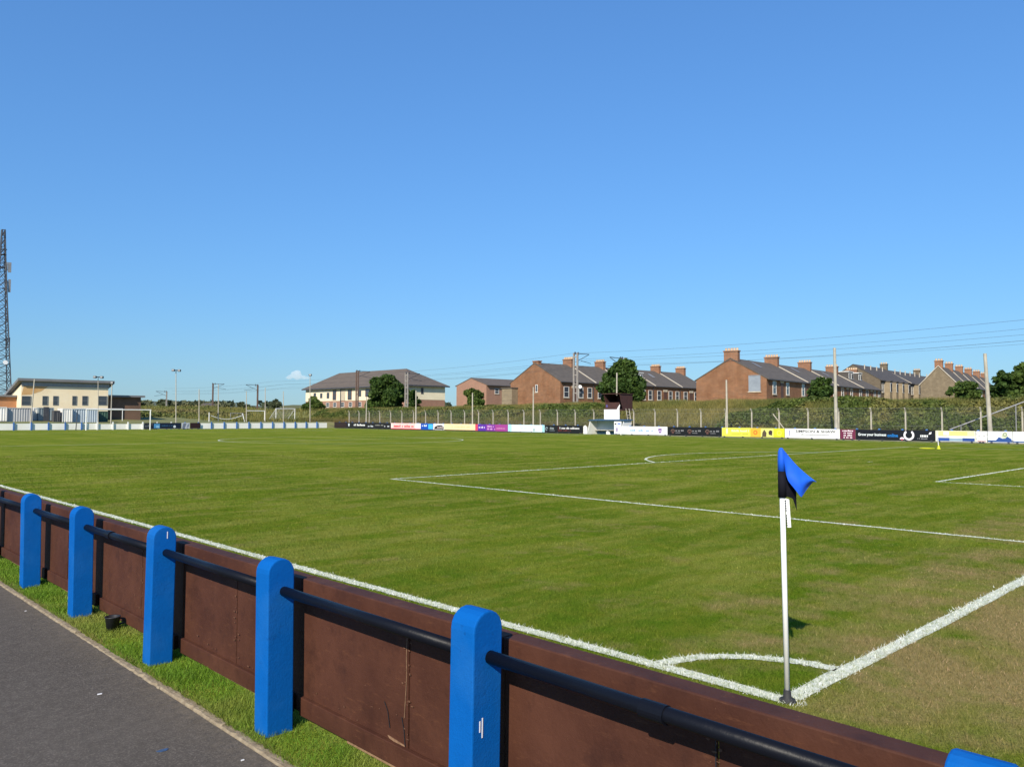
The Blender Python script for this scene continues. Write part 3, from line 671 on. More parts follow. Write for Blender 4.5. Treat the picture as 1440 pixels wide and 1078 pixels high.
# ------------------------------------------------------------------ dugout and commentary box
y0 = atX(826, 600, XB)[1]; y1 = atX(873, 600, XB)[1]; dw = y0-y1
M['perspex'] = simple('perspex_panel', (.50, .58, .62), (.42, .5, .55), .2, 1)
M['dug_blue'] = simple('dugout_blue', (.05, .13, .25), (.04, .10, .2), .6, 2)
dg_ = thing('dugout', 'white team dugout with a blue roof on the far touchline', 'dugout', (XB+.1, (y0+y1)/2, 0))
hw = dw/2
for s_, n_ in ((1, 'side_panel'), (-1, 'side_panel')):
    MB().prism([(1.6, 0), (-.15, 0), (.35, 1.42), (1.6, 1.5)], s_*hw-.03, s_*hw+.03, 'y').build(n_, M['white'], dg_)
MB().prism([(.25, 1.43), (1.75, 1.5), (1.75, 1.60), (.2, 1.53)], -hw-.15, hw+.15, 'y').build('roof', M['dug_blue'], dg_)
MB().box(1.5, 1.55, -hw+.03, hw-.03, .45, 1.43).build('back_panel', M['perspex'], dg_)
MB().box(1.5, 1.56, -hw+.03, hw-.03, 0.02, .44).build('lower_back', M['dug_blue'], dg_)
MB().box(1.05, 1.48, -hw+.1, hw-.1, .40, .46).build('bench', M['old_wood'], dg_)
MB().prism([(hw-.05, .02), (hw+.5, .02), (hw+.5, .8), (hw+.25, .95), (hw-.05, .75)], -.18, -.15, 'x').build('white_side_board', M['white'], dg_)
MB().prism([(-.2, .02), (-.75, .02), (-.62, .3), (-.35, .38), (-.2, .3)], .05, .09, 'x').build('white_low_board', M['white'], dg_)
MB().box(-.14, -.1, -hw-.1, -hw+.85, .88, 1.38).build('sign', M['print_white'], dg_)
MB().box(-.146, -.1405, -hw+.55, -hw+.75, 1.05, 1.2).build('sign_print', M['black'], dg_)
MB().box(-.146, -.1405, -hw-.0, -hw+.4, 1.1, 1.22).build('sign_print', M['flag_blue'], dg_)
XC = 62.6
ya = atX(849.5, 580, XC)[1]; yb2 = atX(871, 580, XC)[1]; zc = lambda py: atX(860, py, XC)[2]
M['dark_brown'] = simple('dark_brown_timber', (.075, .03, .025), (.045, .02, .017), .8, 3)
cb = thing('commentary_box', 'dark brown timber commentary box on a white stand above the dugout', 'hut', (XC, (ya+yb2)/2, 0)); hw2 = (ya-yb2)/2
zb_, zm, zt = zc(590), zc(575.5), zc(553.5)
MB().box(0, .05, -hw2, hw2, zb_, zm).build('front_panel', M['print_white'], cb)
for x_ in (.1, 1.7):
    for s_ in (-1, 1): MB().tube((x_, s_*(hw2-.1), 0), (x_, s_*(hw2-.1), zm), .05).build('leg', M['dark_metal'], cb)
MB().box(0.05, 1.9, -hw2-.3, hw2, zm-.12, zm-.02).build('floor', M['dark_brown'], cb)
MB().box(.0, .06, -hw2-.0, hw2-.15, zm, zm+.75).build('parapet', M['dark_brown'], cb)
MB().box(1.85, 1.9, -hw2-.3, hw2, zm, zt-.1).build('back_wall', M['dark_brown'], cb)
MB().prism([(.25, zm), (1.84, zm), (1.84, zt-.06), (-.2, zt-.06), (-.2, zt-.3)], hw2-.2, hw2-.15, 'y').build('side_wall', M['dark_brown'], cb)
MB().prism([(.25, zm), (1.84, zm), (1.84, zt-.06), (-.3, zt-.06), (-.1, zt-.9)], -hw2-.32, -hw2-.27, 'y').build('side_wall', M['dark_brown'], cb)
MB().box(-.35, 1.95, -hw2-.4, hw2+.05, zt-.05, zt+.03).build('roof', M['dark_brown'], cb)
MB().prism([(-hw2-.0, zm), (-hw2+.35, zm), (-hw2-.05, zm+.55), (-hw2-.1, zm+.45)], -.02, -.005, 'x').build('white_flap', M['print_white'], cb)
MB().prism([(hw2-.5, zm+.25), (hw2-.3, zm+.25), (hw2-.3, zm+.5), (hw2-.5, zm+.5)], -.01, -.002, 'x').build('sign_print', pm_('5a5590'), cb)
ld = thing('ladder', 'wooden ladder leaning against the right of the commentary box', 'ladder', (XC+.6, (ya+yb2)/2-hw2-.95, 0))
for d in (0, .42): MB().tube((0, -d, 0), (0, .55-d, zm+.1), .035, n=6).build('stile', M['old_wood'], ld)
for k in range(1, 9): MB().tube((0, .55*k/9, zm*k/9), (0, .55*k/9-.42, zm*k/9), .02, n=6).build('rung', M['old_wood'], ld)

# ------------------------------------------------------------------ security fence on the bank foot
XF = 64.0
sf = thing('security_fence', 'chain-link fence on cranked concrete posts along the foot of the bank', 'fence', (XF, 0, 0))
mb = MB(); mb.box(-.05, .05, -.05, .05, 0, 2.35)
mb.prism([(-.05, 2.351), (.05, 2.351), (-.18, 2.70), (-.24, 2.66)], -.045, .045, 'y')
pmc = mb.mesh('post', M['concrete'])
fys = [13.77+2.77*i for i in range(-4, 34)]
for y in fys: link('post', pmc, sf, (0, y, 0))
mb = MB()
for z in (.1, 1.2, 2.3): mb.tube((0.07, fys[0], z), (.07, fys[-1], z), .006, n=4, cap=False)
for z, dx in ((2.45, -.05), (2.58, -.12), (2.68, -.2)): mb.tube((dx, fys[0], z), (dx, fys[-1], z), .006, n=4, cap=False)
mb.build('line_wire', M['grey_metal'], sf)
# chain link as crossing thin wires
Z0, Z1 = .08, 2.3; y_a, y_b = fys[0], fys[-1]; st = .10; V = []
n = int((y_b-y_a)/st)
yy = y_a+np.arange(n)*st; hh = Z1-Z0; wr = .0028
for sgn in (1, -1):
    a0 = np.stack([np.full(n, .06), yy-sgn*hh/2, np.full(n, Z0)], -1); a1 = np.stack([np.full(n, .06), yy+sgn*hh/2, np.full(n, Z1)], -1)
    for off in ((0, 1, 0), (1, 0, 0)):
        o_ = np.array(off)*wr; V.append(np.stack([a0-o_, a0+o_, a1+o_, a1-o_], 1).reshape(-1, 3))
cl = link('chain_link', quads_mesh('chain_link', M['grey_metal'], np.concatenate(V), 4), sf); cl['kind'] = 'stuff'
for pxs in ((1087, 578, 1103, 601),):
    a = atX(pxs[0], pxs[1]+4, XF)-np.array([XF, 0, 0]); b = atX(pxs[2], pxs[3]+2, XF)-np.array([XF, 0, 0]); MB().tube(a, b, .05).build('stay', M['concrete'], sf)
hr_ = thing('handrail', 'long grey handrail rising up the bank at the right edge', 'handrail', tuple(atX(1335, 604, 65.0)))
o0 = np.array(hr_.location); a1 = atX(1445, 563, 68.5)-o0
MB().tube((0, 0, 0), a1, .05).build('rail', M['grey_metal'], hr_)
for k in (.15, .5, .85):
    p_ = a1*k; zg = float(hgt(p_[0]+o0[0], p_[1]+o0[1]))-o0[2]; MB().tube(p_, (p_[0], p_[1], zg-.1), .04).build('leg', M['grey_metal'], hr_)

# ------------------------------------------------------------------ poles
def pole_at(name, label, cat, px, pyt, plane, val, r_=.09, mat='old_wood', lean=None, head=None, group=None):
    A = (lambda x, y: atX(x, y, val)) if plane == 'X' else (lambda x, y: atY(x, y, val))
    g0 = A(px, 590); zb = float(hgt(g0[0], g0[1])); zb = max(zb, 0); tp = A(px if lean is None else lean, pyt)
    t = thing(name, label, cat, (g0[0], g0[1], zb), 0, group)
    top = Vector((tp[0]-g0[0], tp[1]-g0[1], tp[2]-zb))
    MB().tube((0, 0, -.1), top, r_, r_*.7, n=10).build('mast', M[mat], t)
    if head:
        MB().box(-head*.5, head*.5, -.05, .05, -.06, .06).build('crossarm', M['dark_metal'], t, top)
        for s_ in ((-1, 1) if head > .9 else (0,)):
            l_ = MB().prism([(-.12, -.12), (.1, -.16), (.13, .12), (-.1, .16)], -.2, .2, 'y').build('lamp_head', M['dark_metal'], t, top+Vector((s_*head*.45, -.1, -.02)), rz=.6)
            MB().prism([(-.135, -.1), (-.125, -.1), (-.107, .14), (-.117, .14)], -.17, .17, 'y').build('lamp_glass', M['grey_metal'], l_)
    return t, top
G1 = 'poles along the far touchline'
for px, pyt, X, r_, mt, lean, lb in [(1176, 489, 62.8, .16, 'old_wood', 1173.5, 'tall pale timber pole behind the white lettered board'), (1393, 497, 62.8, .17, 'old_wood', 1385, 'tall leaning timber pole near the right edge'),
        (1022.5, 534, 62.8, .11, 'concrete', 1021.5, 'slim pale pole in front of the big brick gable'), (750, 544, 62.8, .10, 'concrete', 750, 'slim pole in front of the middle brick gable'),
        (867, 524, 65.0, .10, 'concrete', 867.5, 'slim pale pole rising above the commentary box'), (664.5, 552, 62.8, .10, 'concrete', 664.5, 'slim pole in front of the low brick house'),
        (585, 549, 62.8, .10, 'concrete', 585, 'slim pole in front of the cream hipped-roof block, right of the bush'), (515, 558, 62.8, .10, 'concrete', 515.5, 'short white pole above the black lettered board')]:
    pole_at('pole', lb, 'pole', px, pyt, 'X', X, r_, mt, lean, group=G1)
G2 = 'poles behind the far barrier'
pole_at('floodlight', 'slim double-headed floodlight left of the goals', 'floodlight', 247.5, 520.5, 'Y', 112, .07, 'concrete', head=.95, group=G2)
pole_at('floodlight', 'slim floodlight with one lamp left of the cream block', 'floodlight', 436, 527, 'Y', 112, .07, 'concrete', head=.5, group=G2)
pole_at('floodlight', 'floodlight in front of the pavilion roof with twin dark lamps', 'floodlight', 138, 530, 'Y', 112, .06, 'concrete', head=.95, group=G2)
pole_at('floodlight', 'floodlight with a round lamp at the right end of the pavilion', 'floodlight', 156, 538, 'Y', 109, .08, 'old_wood', lean=157.5, head=.5, group=G2)
pole_at('pole', 'brown leaning pole at the left of the pavilion front', 'pole', 42.5, 533, 'Y', 107, .09, 'old_wood', lean=48.5, group=G2)
pole_at('pole', 'short dark pole leaning left of the far goal', 'pole', 107, 576, 'Y', 103.9, .06, 'dark_metal', lean=109, group=G2)
for px, pyt, Y, mt, lb in [(280, 547, 112, 'concrete', 'bare grey pole above the maroon end board'), (307, 540, 116, 'concrete', 'thin pole just right of the leftmost brown railway mast'), (346.5, 550, 118, 'concrete', 'thin net pole above the left post of the bare training goal'), (373, 545, 118, 'concrete', 'taller net pole above the right post of the bare training goal'), (398.5, 550, 118, 'concrete', 'thin net pole behind the netted goal')]:
    pole_at('pole', lb, 'pole', px, pyt, 'Y', Y, .075, mt, group=G2)
for px, Y in ((17, 106), (66, 106), (92, 106)):
    pass

# ------------------------------------------------------------------ railway masts and wires
M['mast_steel'] = simple('mast_steel', (.36, .33, .29), (.25, .22, .2), .7, 2, metal=.2)
M['mast_brown'] = simple('mast_brown', (.16, .10, .075), (.1, .065, .05), .8, 2)
def mast(px, pyt, X, label, mat='mast_steel', double=True, arm=1):
    g0 = atX(px, 570, X); zg = float(hgt(g0[0], g0[1])); zt = atX(px, pyt, X)[2]-zg
    t = thing('catenary_mast', label, 'mast', (g0[0], g0[1], zg), 0, 'railway masts')
    if double:
        for s_ in (-1, 1): MB().box(-.09, .09, s_*.33-.12, s_*.33+.12, -.2, zt).build('upright', M[mat], t)
        for k in range(6): MB().box(-.06, .06, -.21, .21, .6+k*zt/6, .75+k*zt/6).build('lacing', M[mat], t)
    else: MB().box(-.15, .15, -.15, .15, -.2, zt).build('upright', M[mat], t)
    if arm:
        MB().tube((0, 0, zt-.1), (arm*2.9, 0, zt-.05), .05).build('arm', M['dark_metal'], t)
        MB().tube((0, 0, zt-1.3), (arm*2.8, 0, zt-.12), .045).build('arm', M['dark_metal'], t)
        MB().tube((arm*1.1, 0, zt-1.05), (arm*3.3, 0, zt-1.35), .04).build('registration_arm', M['dark_metal'], t)
        MB().lathe([(0, -.22), (.11, -.18), (.07, -.06), (.11, 0), (.07, .06), (.11, .18), (0, .22)], (arm*.55, 0, zt-.08), 10).build('insulator', M['dark_metal'], t)
        MB().lathe([(0, -.2), (.12, -.15), (.12, .15), (0, .2)], (-.12, 0, zt-.05), 10).build('insulator', M['dark_metal'], t)
    return t
mast(809.5, 496, 79.5, 'tall double railway mast in front of the middle brick house', arm=1)
mast(876, 503, 84.5, 'railway mast top showing above the dark tree', arm=-1)
mast(571.5, 524, 79.5, 'grey double railway mast right of the bush by the cream block', arm=1)
mast(502, 521, 81, 'brown and grey railway mast in front of the cream block', 'mast_brown', True, 1)
mast(362, 541, 82, 'brown railway mast right of the broken goal', 'mast_brown', False, -1)
mast(299, 539, 79.5, 'leftmost brown railway mast above the scrubland', 'mast_brown', False, 1)
mast(234, 550, 80, 'distant grey railway mast left of the double floodlight', 'mast_steel', False, -1)
def wire(X, zs, label, r_=.016):
    """zs: heights at supports; sag between"""
    sup = [(-60, 10.9)]+zs; pts = []
    for (ya_, za), (yb_, zb2) in zip(sup[:-1], sup[1:]):
        for k in range(12):
            u_ = k/12; pts.append((X, ya_+(yb_-ya_)*u_, za+(zb2-za)*u_-(.000028*(yb_-ya_)**2+.05)*4*u_*(1-u_)*3))
    pts.append((X, sup[-1][0], sup[-1][1]))
    o = MB().path(pts, r_*.8, 5).build('overhead_wire', M['dark_metal']); tag(o, label, 'wire', 'railway wires'); return o
wire(79.4, [(16, 10.9), (72.3, 10.8), (112.6, 9.7), (160, 9.4), (222, 9.3)], 'topmost dark overhead wire rising to the right edge')
wire(81.5, [(16, 10.3), (72.3, 10.1), (112.6, 9.1), (160, 8.8), (222, 8.7)], 'second overhead wire from the top at the right edge', .014)
wire(82.6, [(16, 9.85), (72.3, 9.9), (112.6, 9.0), (160, 8.9), (222, 8.5)], 'middle overhead wire of the railway', .014)
wire(81.6, [(16, 9.2), (72.3, 9.0), (112.6, 8.2), (160, 7.9), (222, 7.8)], 'dark lower contact wire over the railway', .02)
wire(84.4, [(16, 9.1), (72.3, 9.5), (112.6, 8.6), (160, 8.4), (222, 8.2)], 'lowest thin overhead wire behind the others', .012)

# ------------------------------------------------------------------ houses
def brick_mat(name, c, c2, mortar, bs=(4.2, 13.), dirt=.4):
    m, t, b = nodes_of(name); P = N(t, 'ShaderNodeTexCoord').outputs['Object']
    xyz = N(t, 'ShaderNodeSeparateXYZ'); t.links.new(P, xyz.inputs[0]); cm = N(t, 'ShaderNodeCombineXYZ')
    t.links.new(mth(t, 'ADD', xyz.outputs[0], xyz.outputs[1]), cm.inputs[0]); t.links.new(xyz.outputs[2], cm.inputs[1])
    br = N(t, 'ShaderNodeTexBrick'); t.links.new(cm.outputs[0], br.inputs[0]); br.inputs['Scale'].default_value = 1
    br.inputs['Brick Width'].default_value = .45; br.inputs['Row Height'].default_value = .15; br.inputs['Mortar Size'].default_value = .02
    br.inputs['Color1'].default_value = (*c, 1); br.inputs['Color2'].default_value = (*c2, 1); br.inputs['Mortar'].default_value = (*mortar, 1)
    f = ramp(t, noise(t, P, .6, 6, .7), [(.35, (0., 0., 0.)), (.7, (1., 1., 1.))])
    cc = mix(t, mth(t, 'MULTIPLY', f, dirt), br.outputs[0], tuple(x*.5 for x in c))
    f2 = ramp(t, noise(t, P, 1.6, 6, .7), [(.5, (0., 0., 0.)), (.75, (1., 1., 1.))])
    cc = mix(t, mth(t, 'MULTIPLY', f2, .5), cc, tuple(min(1, x*1.5) for x in c))
    t.links.new(cc, b.inputs['Base Color']); b.inputs['Roughness'].default_value = .9; b.inputs['Specular IOR Level'].default_value = .2
    bumpn(t, b, br.outputs[1], .3, .02); return m
M['brick'] = brick_mat('red_brick', (.27, .118, .055), (.195, .078, .038), (.30, .22, .145), dirt=.7)
M['brick_new'] = brick_mat('pale_red_brick', (.33, .165, .11), (.28, .14, .095), (.36, .27, .2), dirt=.2)
M['stone'] = brick_mat('dark_stone', (.17, .135, .09), (.115, .09, .062), (.15, .125, .095))
M['stone_pale'] = brick_mat('pale_stone', (.29, .235, .15), (.24, .19, .12), (.25, .2, .145))
M['stone_tan'] = brick_mat('tan_stone', (.22, .175, .115), (.17, .13, .085), (.19, .155, .11))
M['chim'] = brick_mat('chimney_brick', (.29, .13, .065), (.22, .095, .05), (.3, .22, .16))
def slate_mat(name, c, c2):
    m, t, b = nodes_of(name); P = N(t, 'ShaderNodeTexCoord').outputs['Object']
    mp = N(t, 'ShaderNodeMapping'); mp.inputs['Scale'].default_value = (1, .4, 3); t.links.new(P, mp.inputs[0])
    f = noise(t, mp.outputs[0], 1.2, 6, .7); cc = mix(t, ramp(t, f, [(.3, (0., 0., 0.)), (.7, (1., 1., 1.))]), c, c2)
    wv = N(t, 'ShaderNodeTexWave', wave_type='BANDS', bands_direction='Z'); wv.inputs['Scale'].default_value = 1.6; wv.inputs['Distortion'].default_value = 1.2; t.links.new(P, wv.inputs[0])
    cc = mix(t, mth(t, 'MULTIPLY', wv.outputs[1], .18), cc, tuple(x*.6 for x in c))
    t.links.new(cc, b.inputs['Base Color']); b.inputs['Roughness'].default_value = .8; b.inputs['Specular IOR Level'].default_value = .2; return m
M['slate'] = slate_mat('slate_roof', (.085, .075, .065), (.14, .12, .10))
M['slate_dark'] = slate_mat('slate_roof_dark', (.065, .06, .058), (.11, .10, .09))
M['tile'] = slate_mat('brown_tile_roof', (.105, .085, .07), (.145, .12, .10))
M['skew'] = simple('skew_stone', (.52, .47, .38), (.4, .35, .28), .9, 1)
M['pot'] = simple('chimney_pot', (.62, .48, .32), (.5, .35, .22), .9, 1)
M['ct_grey'] = simple('container_grey', (.42, .42, .42), (.34, .34, .35), .6, .5); M['ct_white'] = simple('container_white', (.78, .76, .72), (.68, .66, .6), .6, .6)
M['ct_green'] = simple('container_greygreen', (.24, .29, .31), (.19, .23, .25), .6, .6); M['ct_dark'] = simple('container_dark', (.09, .09, .095), (.07, .07, .075), .6, .6)
M['ct_blue'] = simple('container_bluegrey', (.42, .49, .54), (.36, .42, .47), .6, .6); M['ct_dgreen'] = simple('container_dark_green', (.05, .11, .08), (.04, .09, .065), .6, .6)
M['board_grey'] = simple('window_boarding', (.27, .31, .35), (.2, .23, .27), .8, 1.5)
M['door'] = simple('door_paint', (.12, .06, .04), (.08, .04, .03), .6, 2)

def window(par, face, u_, z0, w_, h_, frame='frame_white', sill=True, cross=True, off=0.0, glass='glass'):
    """face: ('y', y) looks to local -y, u = local x; ('x', x) looks to local -x, u = local y"""
    ax, val = face
    def bx(a0, a1, z0_, z1_, d0, d1):
        m_ = MB()
        return m_.box(a0, a1, val-d1, val-d0, z0_, z1_) if ax == 'y' else m_.box(val-d1, val-d0, a0, a1, z0_, z1_)
    fm = MB(); t_ = .07
    for a0, a1, b0, b1 in ((u_-w_/2, u_+w_/2, z0+h_-t_, z0+h_), (u_-w_/2, u_+w_/2, z0, z0+t_), (u_-w_/2, u_-w_/2+t_, z0+t_, z0+h_-t_), (u_+w_/2-t_, u_+w_/2, z0+t_, z0+h_-t_)):
        k = bx(a0, a1, b0, b1, -.02, .06); n = len(fm.v); fm.v += k.v; fm.f += [[i+n for i in q] for q in k.f]
    if cross:
        for k in (bx(u_-w_/2+t_, u_+w_/2-t_, z0+h_/2-.03, z0+h_/2+.03, -.02, .05),):
            n = len(fm.v); fm.v += k.v; fm.f += [[i+n for i in q] for q in k.f]
    wo = fm.build('window', M[frame], par)
    bx(u_-w_/2+t_*.5, u_+w_/2-t_*.5, z0+t_*.5, z0+h_-t_*.5, -.03, .02).build('pane', M[glass], wo)
    if sill: bx(u_-w_/2-.1, u_+w_/2+.1, z0-.14, z0-.005, -.02, .1).build('sill', M['stone_trim'], wo)
    return wo
def chimney(par, x, y, zb, zt, lx, ly, pots, mat='chim'):
    c_ = MB().box(x-lx/2, x+lx/2, y-ly/2, y+ly/2, zb, zt).box(x-lx/2-.08, x+lx/2+.08, y-ly/2-.08, y+ly/2+.08, zt+.002, zt+.16).build('chimney', M[mat], par)
    mb = MB()
    for i in range(pots):
        yy_ = y-ly/2+ly*(i+.5)/pots; mb.lathe([(.17, 0), (.14, .26), (.17, .28), (.17, .34), (.11, .34)], (x, yy_, zt+.16), 8)
    if pots: mb.build('chimney_pots', M['pot'], c_)['kind'] = 'stuff'
    return c_
def house(name, label, org, ang, Lh, D, he, hr, wall='brick', roof='slate', ch=None, skew=True, wins=(), gable_wins=(), group=None, ovh=.25, door=None, dormers=(), velux=(), skew_mat='skew', ch_mat='chim', endl=True, pots=5, small_end=False, ch_w=1.95):
    """org: south corner at the end facing the pitch; local x runs along the ridge"""
    t = thing(name, label, 'house', org, ang, group)
    MB().prism([(0, -2.2), (D, -2.2), (D, he), (D/2, hr), (0, he)], 0, Lh, 'x').build('wall', M[wall], t)
    th = .14; sl = math.atan2(hr-he, D/2); oy = ovh; oz = ovh*math.tan(sl)
    x0 = -.06 if endl else .0
    rf = MB().prism([(-oy, he-oz+.02), (D/2, hr+.02), (D+oy, he-oz+.02), (D+oy, he-oz+th), (D/2, hr+th+.04), (-oy, he-oz+th)], x0+.1 if skew and endl else x0, Lh-.003, 'x').build('roof', M[roof], t)
    MB().box(-.0 if not endl else x0, Lh, -oy-.1, -oy-.005, he-oz-.02, he-oz+.09).build('gutter', M['dark_metal'], t)
    MB().tube((Lh-.45, -.08, -1.2), (Lh-.45, -.08, he-oz), .05, n=6).build('downpipe', M['dark_metal'], t)
    if skew:
        MB().prism([(-oy-.02, he-oz+th-.08), (D/2, hr+th-.02), (D+oy+.02, he-oz+th-.08), (D+oy+.02, he-oz+th+.1), (D/2, hr+th+.18), (-oy-.02, he-oz+th+.1)], x0-.05, x0+.16, 'x').build('skew', M[skew_mat], t)
    if ch:
        for cx in ch: chimney(rf, cx, D/2, hr-.7, hr+(.32 if (cx < 1 and small_end) else 1.0), .7, 1.3 if (cx < 1 and small_end) else ch_w, 0 if (cx < 1 and small_end) else pots, ch_mat)
    for u_, z0, w_, h_ in wins: window(t, ('y', 0), u_, z0, w_, h_)
    for u_, z0, w_, h_ in gable_wins: window(t, ('x', 0), u_, z0, w_, h_, 'board_grey' if w_ > 1 else 'frame_white', True, False, glass='board_grey' if w_ > 1 else 'glass')
    if door is not None:
        d_ = MB().box(door-.5, door+.5, -.05, .02, -.1, 2.1).build('door', M['door'], t); MB().box(door-.62, door+.62, -.09, -.0, 2.11, 2.5).build('lintel', M['stone_trim'], t)
    def ry(z): return (z-he)/(hr-he)*D/2
    for dx, dz, dw_ in dormers:
        yb_ = ry(dz+1.3)+.5
        d_ = MB().prism([(ry(dz)-.05, dz), (yb_, dz), (yb_+.6, dz+1.35), (ry(dz)-.15, dz+1.35)], dx-dw_/2, dx+dw_/2, 'x').build('dormer', M['slate_dark'], t)
        MB().box(dx-dw_/2-.1, dx+dw_/2+.1, ry(dz)-.3, yb_+.9, dz+1.36, dz+1.5).build('dormer_roof', M['frame_white'], d_)
        for s_ in (-1, 1):
            MB().box(dx+s_*dw_*.25-dw_*.2, dx+s_*dw_*.25+dw_*.2, ry(dz)-.22, ry(dz)-.16, dz+.15, dz+1.2).build('dormer_window', M['frame_white'], d_)
            MB().box(dx+s_*dw_*.25-dw_*.14, dx+s_*dw_*.25+dw_*.14, ry(dz)-.24, ry(dz)-.222, dz+.25, dz+1.1).build('dormer_pane', M['glass'], d_)
    for vx, vz in velux:
        y_ = ry(vz); y2 = ry(vz+.7)
        MB().face([(vx-.4, y_, vz+th+.08), (vx+.4, y_, vz+th+.08), (vx+.4, y2, vz+.7+th+.08), (vx-.4, y2, vz+.7+th+.08)]).build('roof_window', M['grey_metal'], t)
    return t

# --- row A: behind the railway, middle
XA = 88.0; p = atX(788, 536, XA); GZ = 4.35
orgA = Vector((XA, p[1], GZ)); DA = atX(718, 536, XA)[1]-p[1]; heA = p[2]-GZ; hrA = atX(753, 511, XA)[2]-GZ
GA = 'middle brick terrace'
labsA = ['red brick end house with a blank stepped gable in the middle', 'brick terrace house partly hidden by the dark tree', 'brick terrace house right of the tree with two white dormers', 'brick terrace house with a chimney left of the big gable', 'last brick terrace house before the big right gable']
x_ = 0
for i, Lh in enumerate((8.4, 8.4, 8.2, 8.4, 8.4)):
    house('terraced_house', labsA[i], orgA+Vector((x_, 0, 0)), 0, Lh, DA, heA, hrA, ch=(Lh-.2,) if i else (.55, Lh-.2), skew=(i > 0), endl=(i == 0), small_end=True,
          wins=[(1.4, .6, 1.2, 1.7), (4.9, .6, 1.1, 1.7), (Lh-1.3, .6, 1.1, 1.7)], door=3.3, dormers=((2.2, heA+.9, 1.7), (5.9, heA+.9, 1.7)) if i == 2 else (), group=GA, velux=((4, heA+1.6),) if i in (3,) else (),
          gable_wins=() if i else [(5.2, 1.5, .5, 1.2)])
    x_ += Lh
# slim buttresses and satellite dish on the first house
sd_ = thing('satellite_dish', 'round white satellite dish on the middle brick house', 'dish', (orgA.x+4.2, orgA.y-.4, GZ+2.35))
MB().lathe([(0, -.06), (.2, -.02), (.32, .06), (.3, .07), (.18, 0), (0, -.03)], n=16).build('dish', M['white'], sd_).rotation_euler = (R(75), 0, R(-30))
MB().tube((0, 0, 0), (0, .4, -.15), .03).build('arm', M['grey_metal'], sd_)
# --- low brick house left of it
XL = 108.0; p = atX(684, 541, XL); hL = p[2]-GZ
gr = atX(663, 532, XL)
house('brick_house', 'low brick house with a dark tiled roof left of the middle gable', Vector((XL, p[1], GZ)), 0, 16, atX(642, 541, XL)[1]-p[1], hL, gr[2]-GZ, 'brick_new', 'tile', skew=False, ovh=.45, wins=[(3.0, 2.4, 1.2, 1.1), (6.5, 2.4, 1.2, 1.1)])
pgx = atX(703, 555, 96.)
ext = thing('outbuilding', 'small buff brick outbuilding against the middle gable', 'outbuilding', (86.6, atX(712, 560, 86.6)[1]-.4, GZ))
MB().box(0, 3.2, -.9, 1.5, -.5, atX(710, 546, 86.6)[2]-GZ).build('wall', M['stone_pale'], ext); MB().box(-.15, 3.3, -1.0, 1.6, atX(710, 546, 86.6)[2]-GZ+.003, atX(710, 546, 86.6)[2]-GZ+.15).build('roof', M['slate'], ext)
# --- row B: big gable to the right
XBG = 90.0; p = atX(1078, 532, XBG); q = atX(989, 533, XBG); r3 = atX(1032, 505, XBG)
angB = R(6.5); GB = 'right brick terrace'
DB = (q[1]-p[1])/math.cos(angB)+.4; heB = p[2]-GZ; hrB = r3[2]-GZ
orgB = Vector((XBG, p[1], GZ)); uB = Vector((math.cos(angB), math.sin(angB), 0))
labsB = ['big red brick end house with a wide blank gable at the right', 'second house of the right brick terrace with a wide chimney', 'third house of the right brick terrace beside the shrub', 'last house of the right brick terrace with a white dormer next to the stone houses']
x_ = 0
for i, Lh in enumerate((14.6, 13.8, 13.4, 11.2)):
    house('terraced_house', labsB[i], orgB+uB*x_, angB, Lh, DB, heB, hrB, ch=(.5, Lh-.2) if i == 0 else ((Lh-.2,) if i < 5 else ()), endl=(i == 0), skew=(i > 0), wins=[(2.6, .6, 1.2, 1.7), (7.3, .6, 1.1, 1.7), (Lh-1.3, .6, 1.1, 1.7)], door=5.2,
          velux=((5.5, heB+1.6),), dormers=((3.0, heB+1.6, 2.6), (8.4, heB+1.6, 1.9)) if i == 3 else (), group=GB, gable_wins=[(1.6, .9, 1.6, 2.1)] if i == 0 else ())
    x_ += Lh
# --- row C: dark stone terrace behind
XCG = 150.0; p = atX(1238, 534, XCG); angC = R(4); DC = 10.0; GC = 'dark stone terrace'
heC = p[2]-GZ; orgC = Vector((XCG, p[1], GZ)); uC = Vector((math.cos(angC), math.sin(angC), 0)); hrC = atX(1202, 513, XCG)[2]-GZ
labsC = ['dark stone end house with a broad gable behind the right terrace', 'dark stone terrace house with pale bay windows', 'last dark stone terrace house left of the tan gable']
x_ = 0
for i, Lh in enumerate((19, 24, 14)):
    t_ = house('terraced_house', labsC[i], orgC+uC*x_, angC, Lh, DC, heC, hrC-.2*i, 'stone', 'slate_dark', ch=(Lh-.3,), skew=(i > 0), endl=(i == 0), wins=[(1.4+3.9*k_, heC-2.3, 1.1, 1.8) for k_ in range(int(Lh/4))], group=GC, ch_mat='stone', pots=3, ch_w=1.4)
    for bxp in [3.35+3.9*k_ for k_ in range(int(Lh/4))]:
        b_ = MB().prism([(bxp-1.2, 0), (bxp-.7, -.9), (bxp+.7, -.9), (bxp+1.2, 0)], -.5, heC-.25, 'z').build('bay', M['stone_pale'], t_)
        MB().prism([(bxp-1.35, 0), (bxp-.8, -1.05), (bxp+.8, -1.05), (bxp+1.35, 0)], heC-.245, heC-.05, 'z').build('bay_roof', M['slate_dark'], b_)
        MB().box(bxp-.55, bxp+.55, -.95, -.905, heC-2.2, heC-.5).build('bay_window', M['frame_white'], b_)
        MB().box(bxp-.45, bxp+.45, -.97, -.952, heC-2.1, heC-.6).build('bay_pane', M['glass'], b_)
    for k in range(int(Lh/4)): MB().tube((2+k*3.6, DC*.35, hrC-1.2), (2+k*3.6, DC*.35, hrC+.1), .10, n=6).build('vent_pipe', M['skew'], t_)
    x_ += Lh
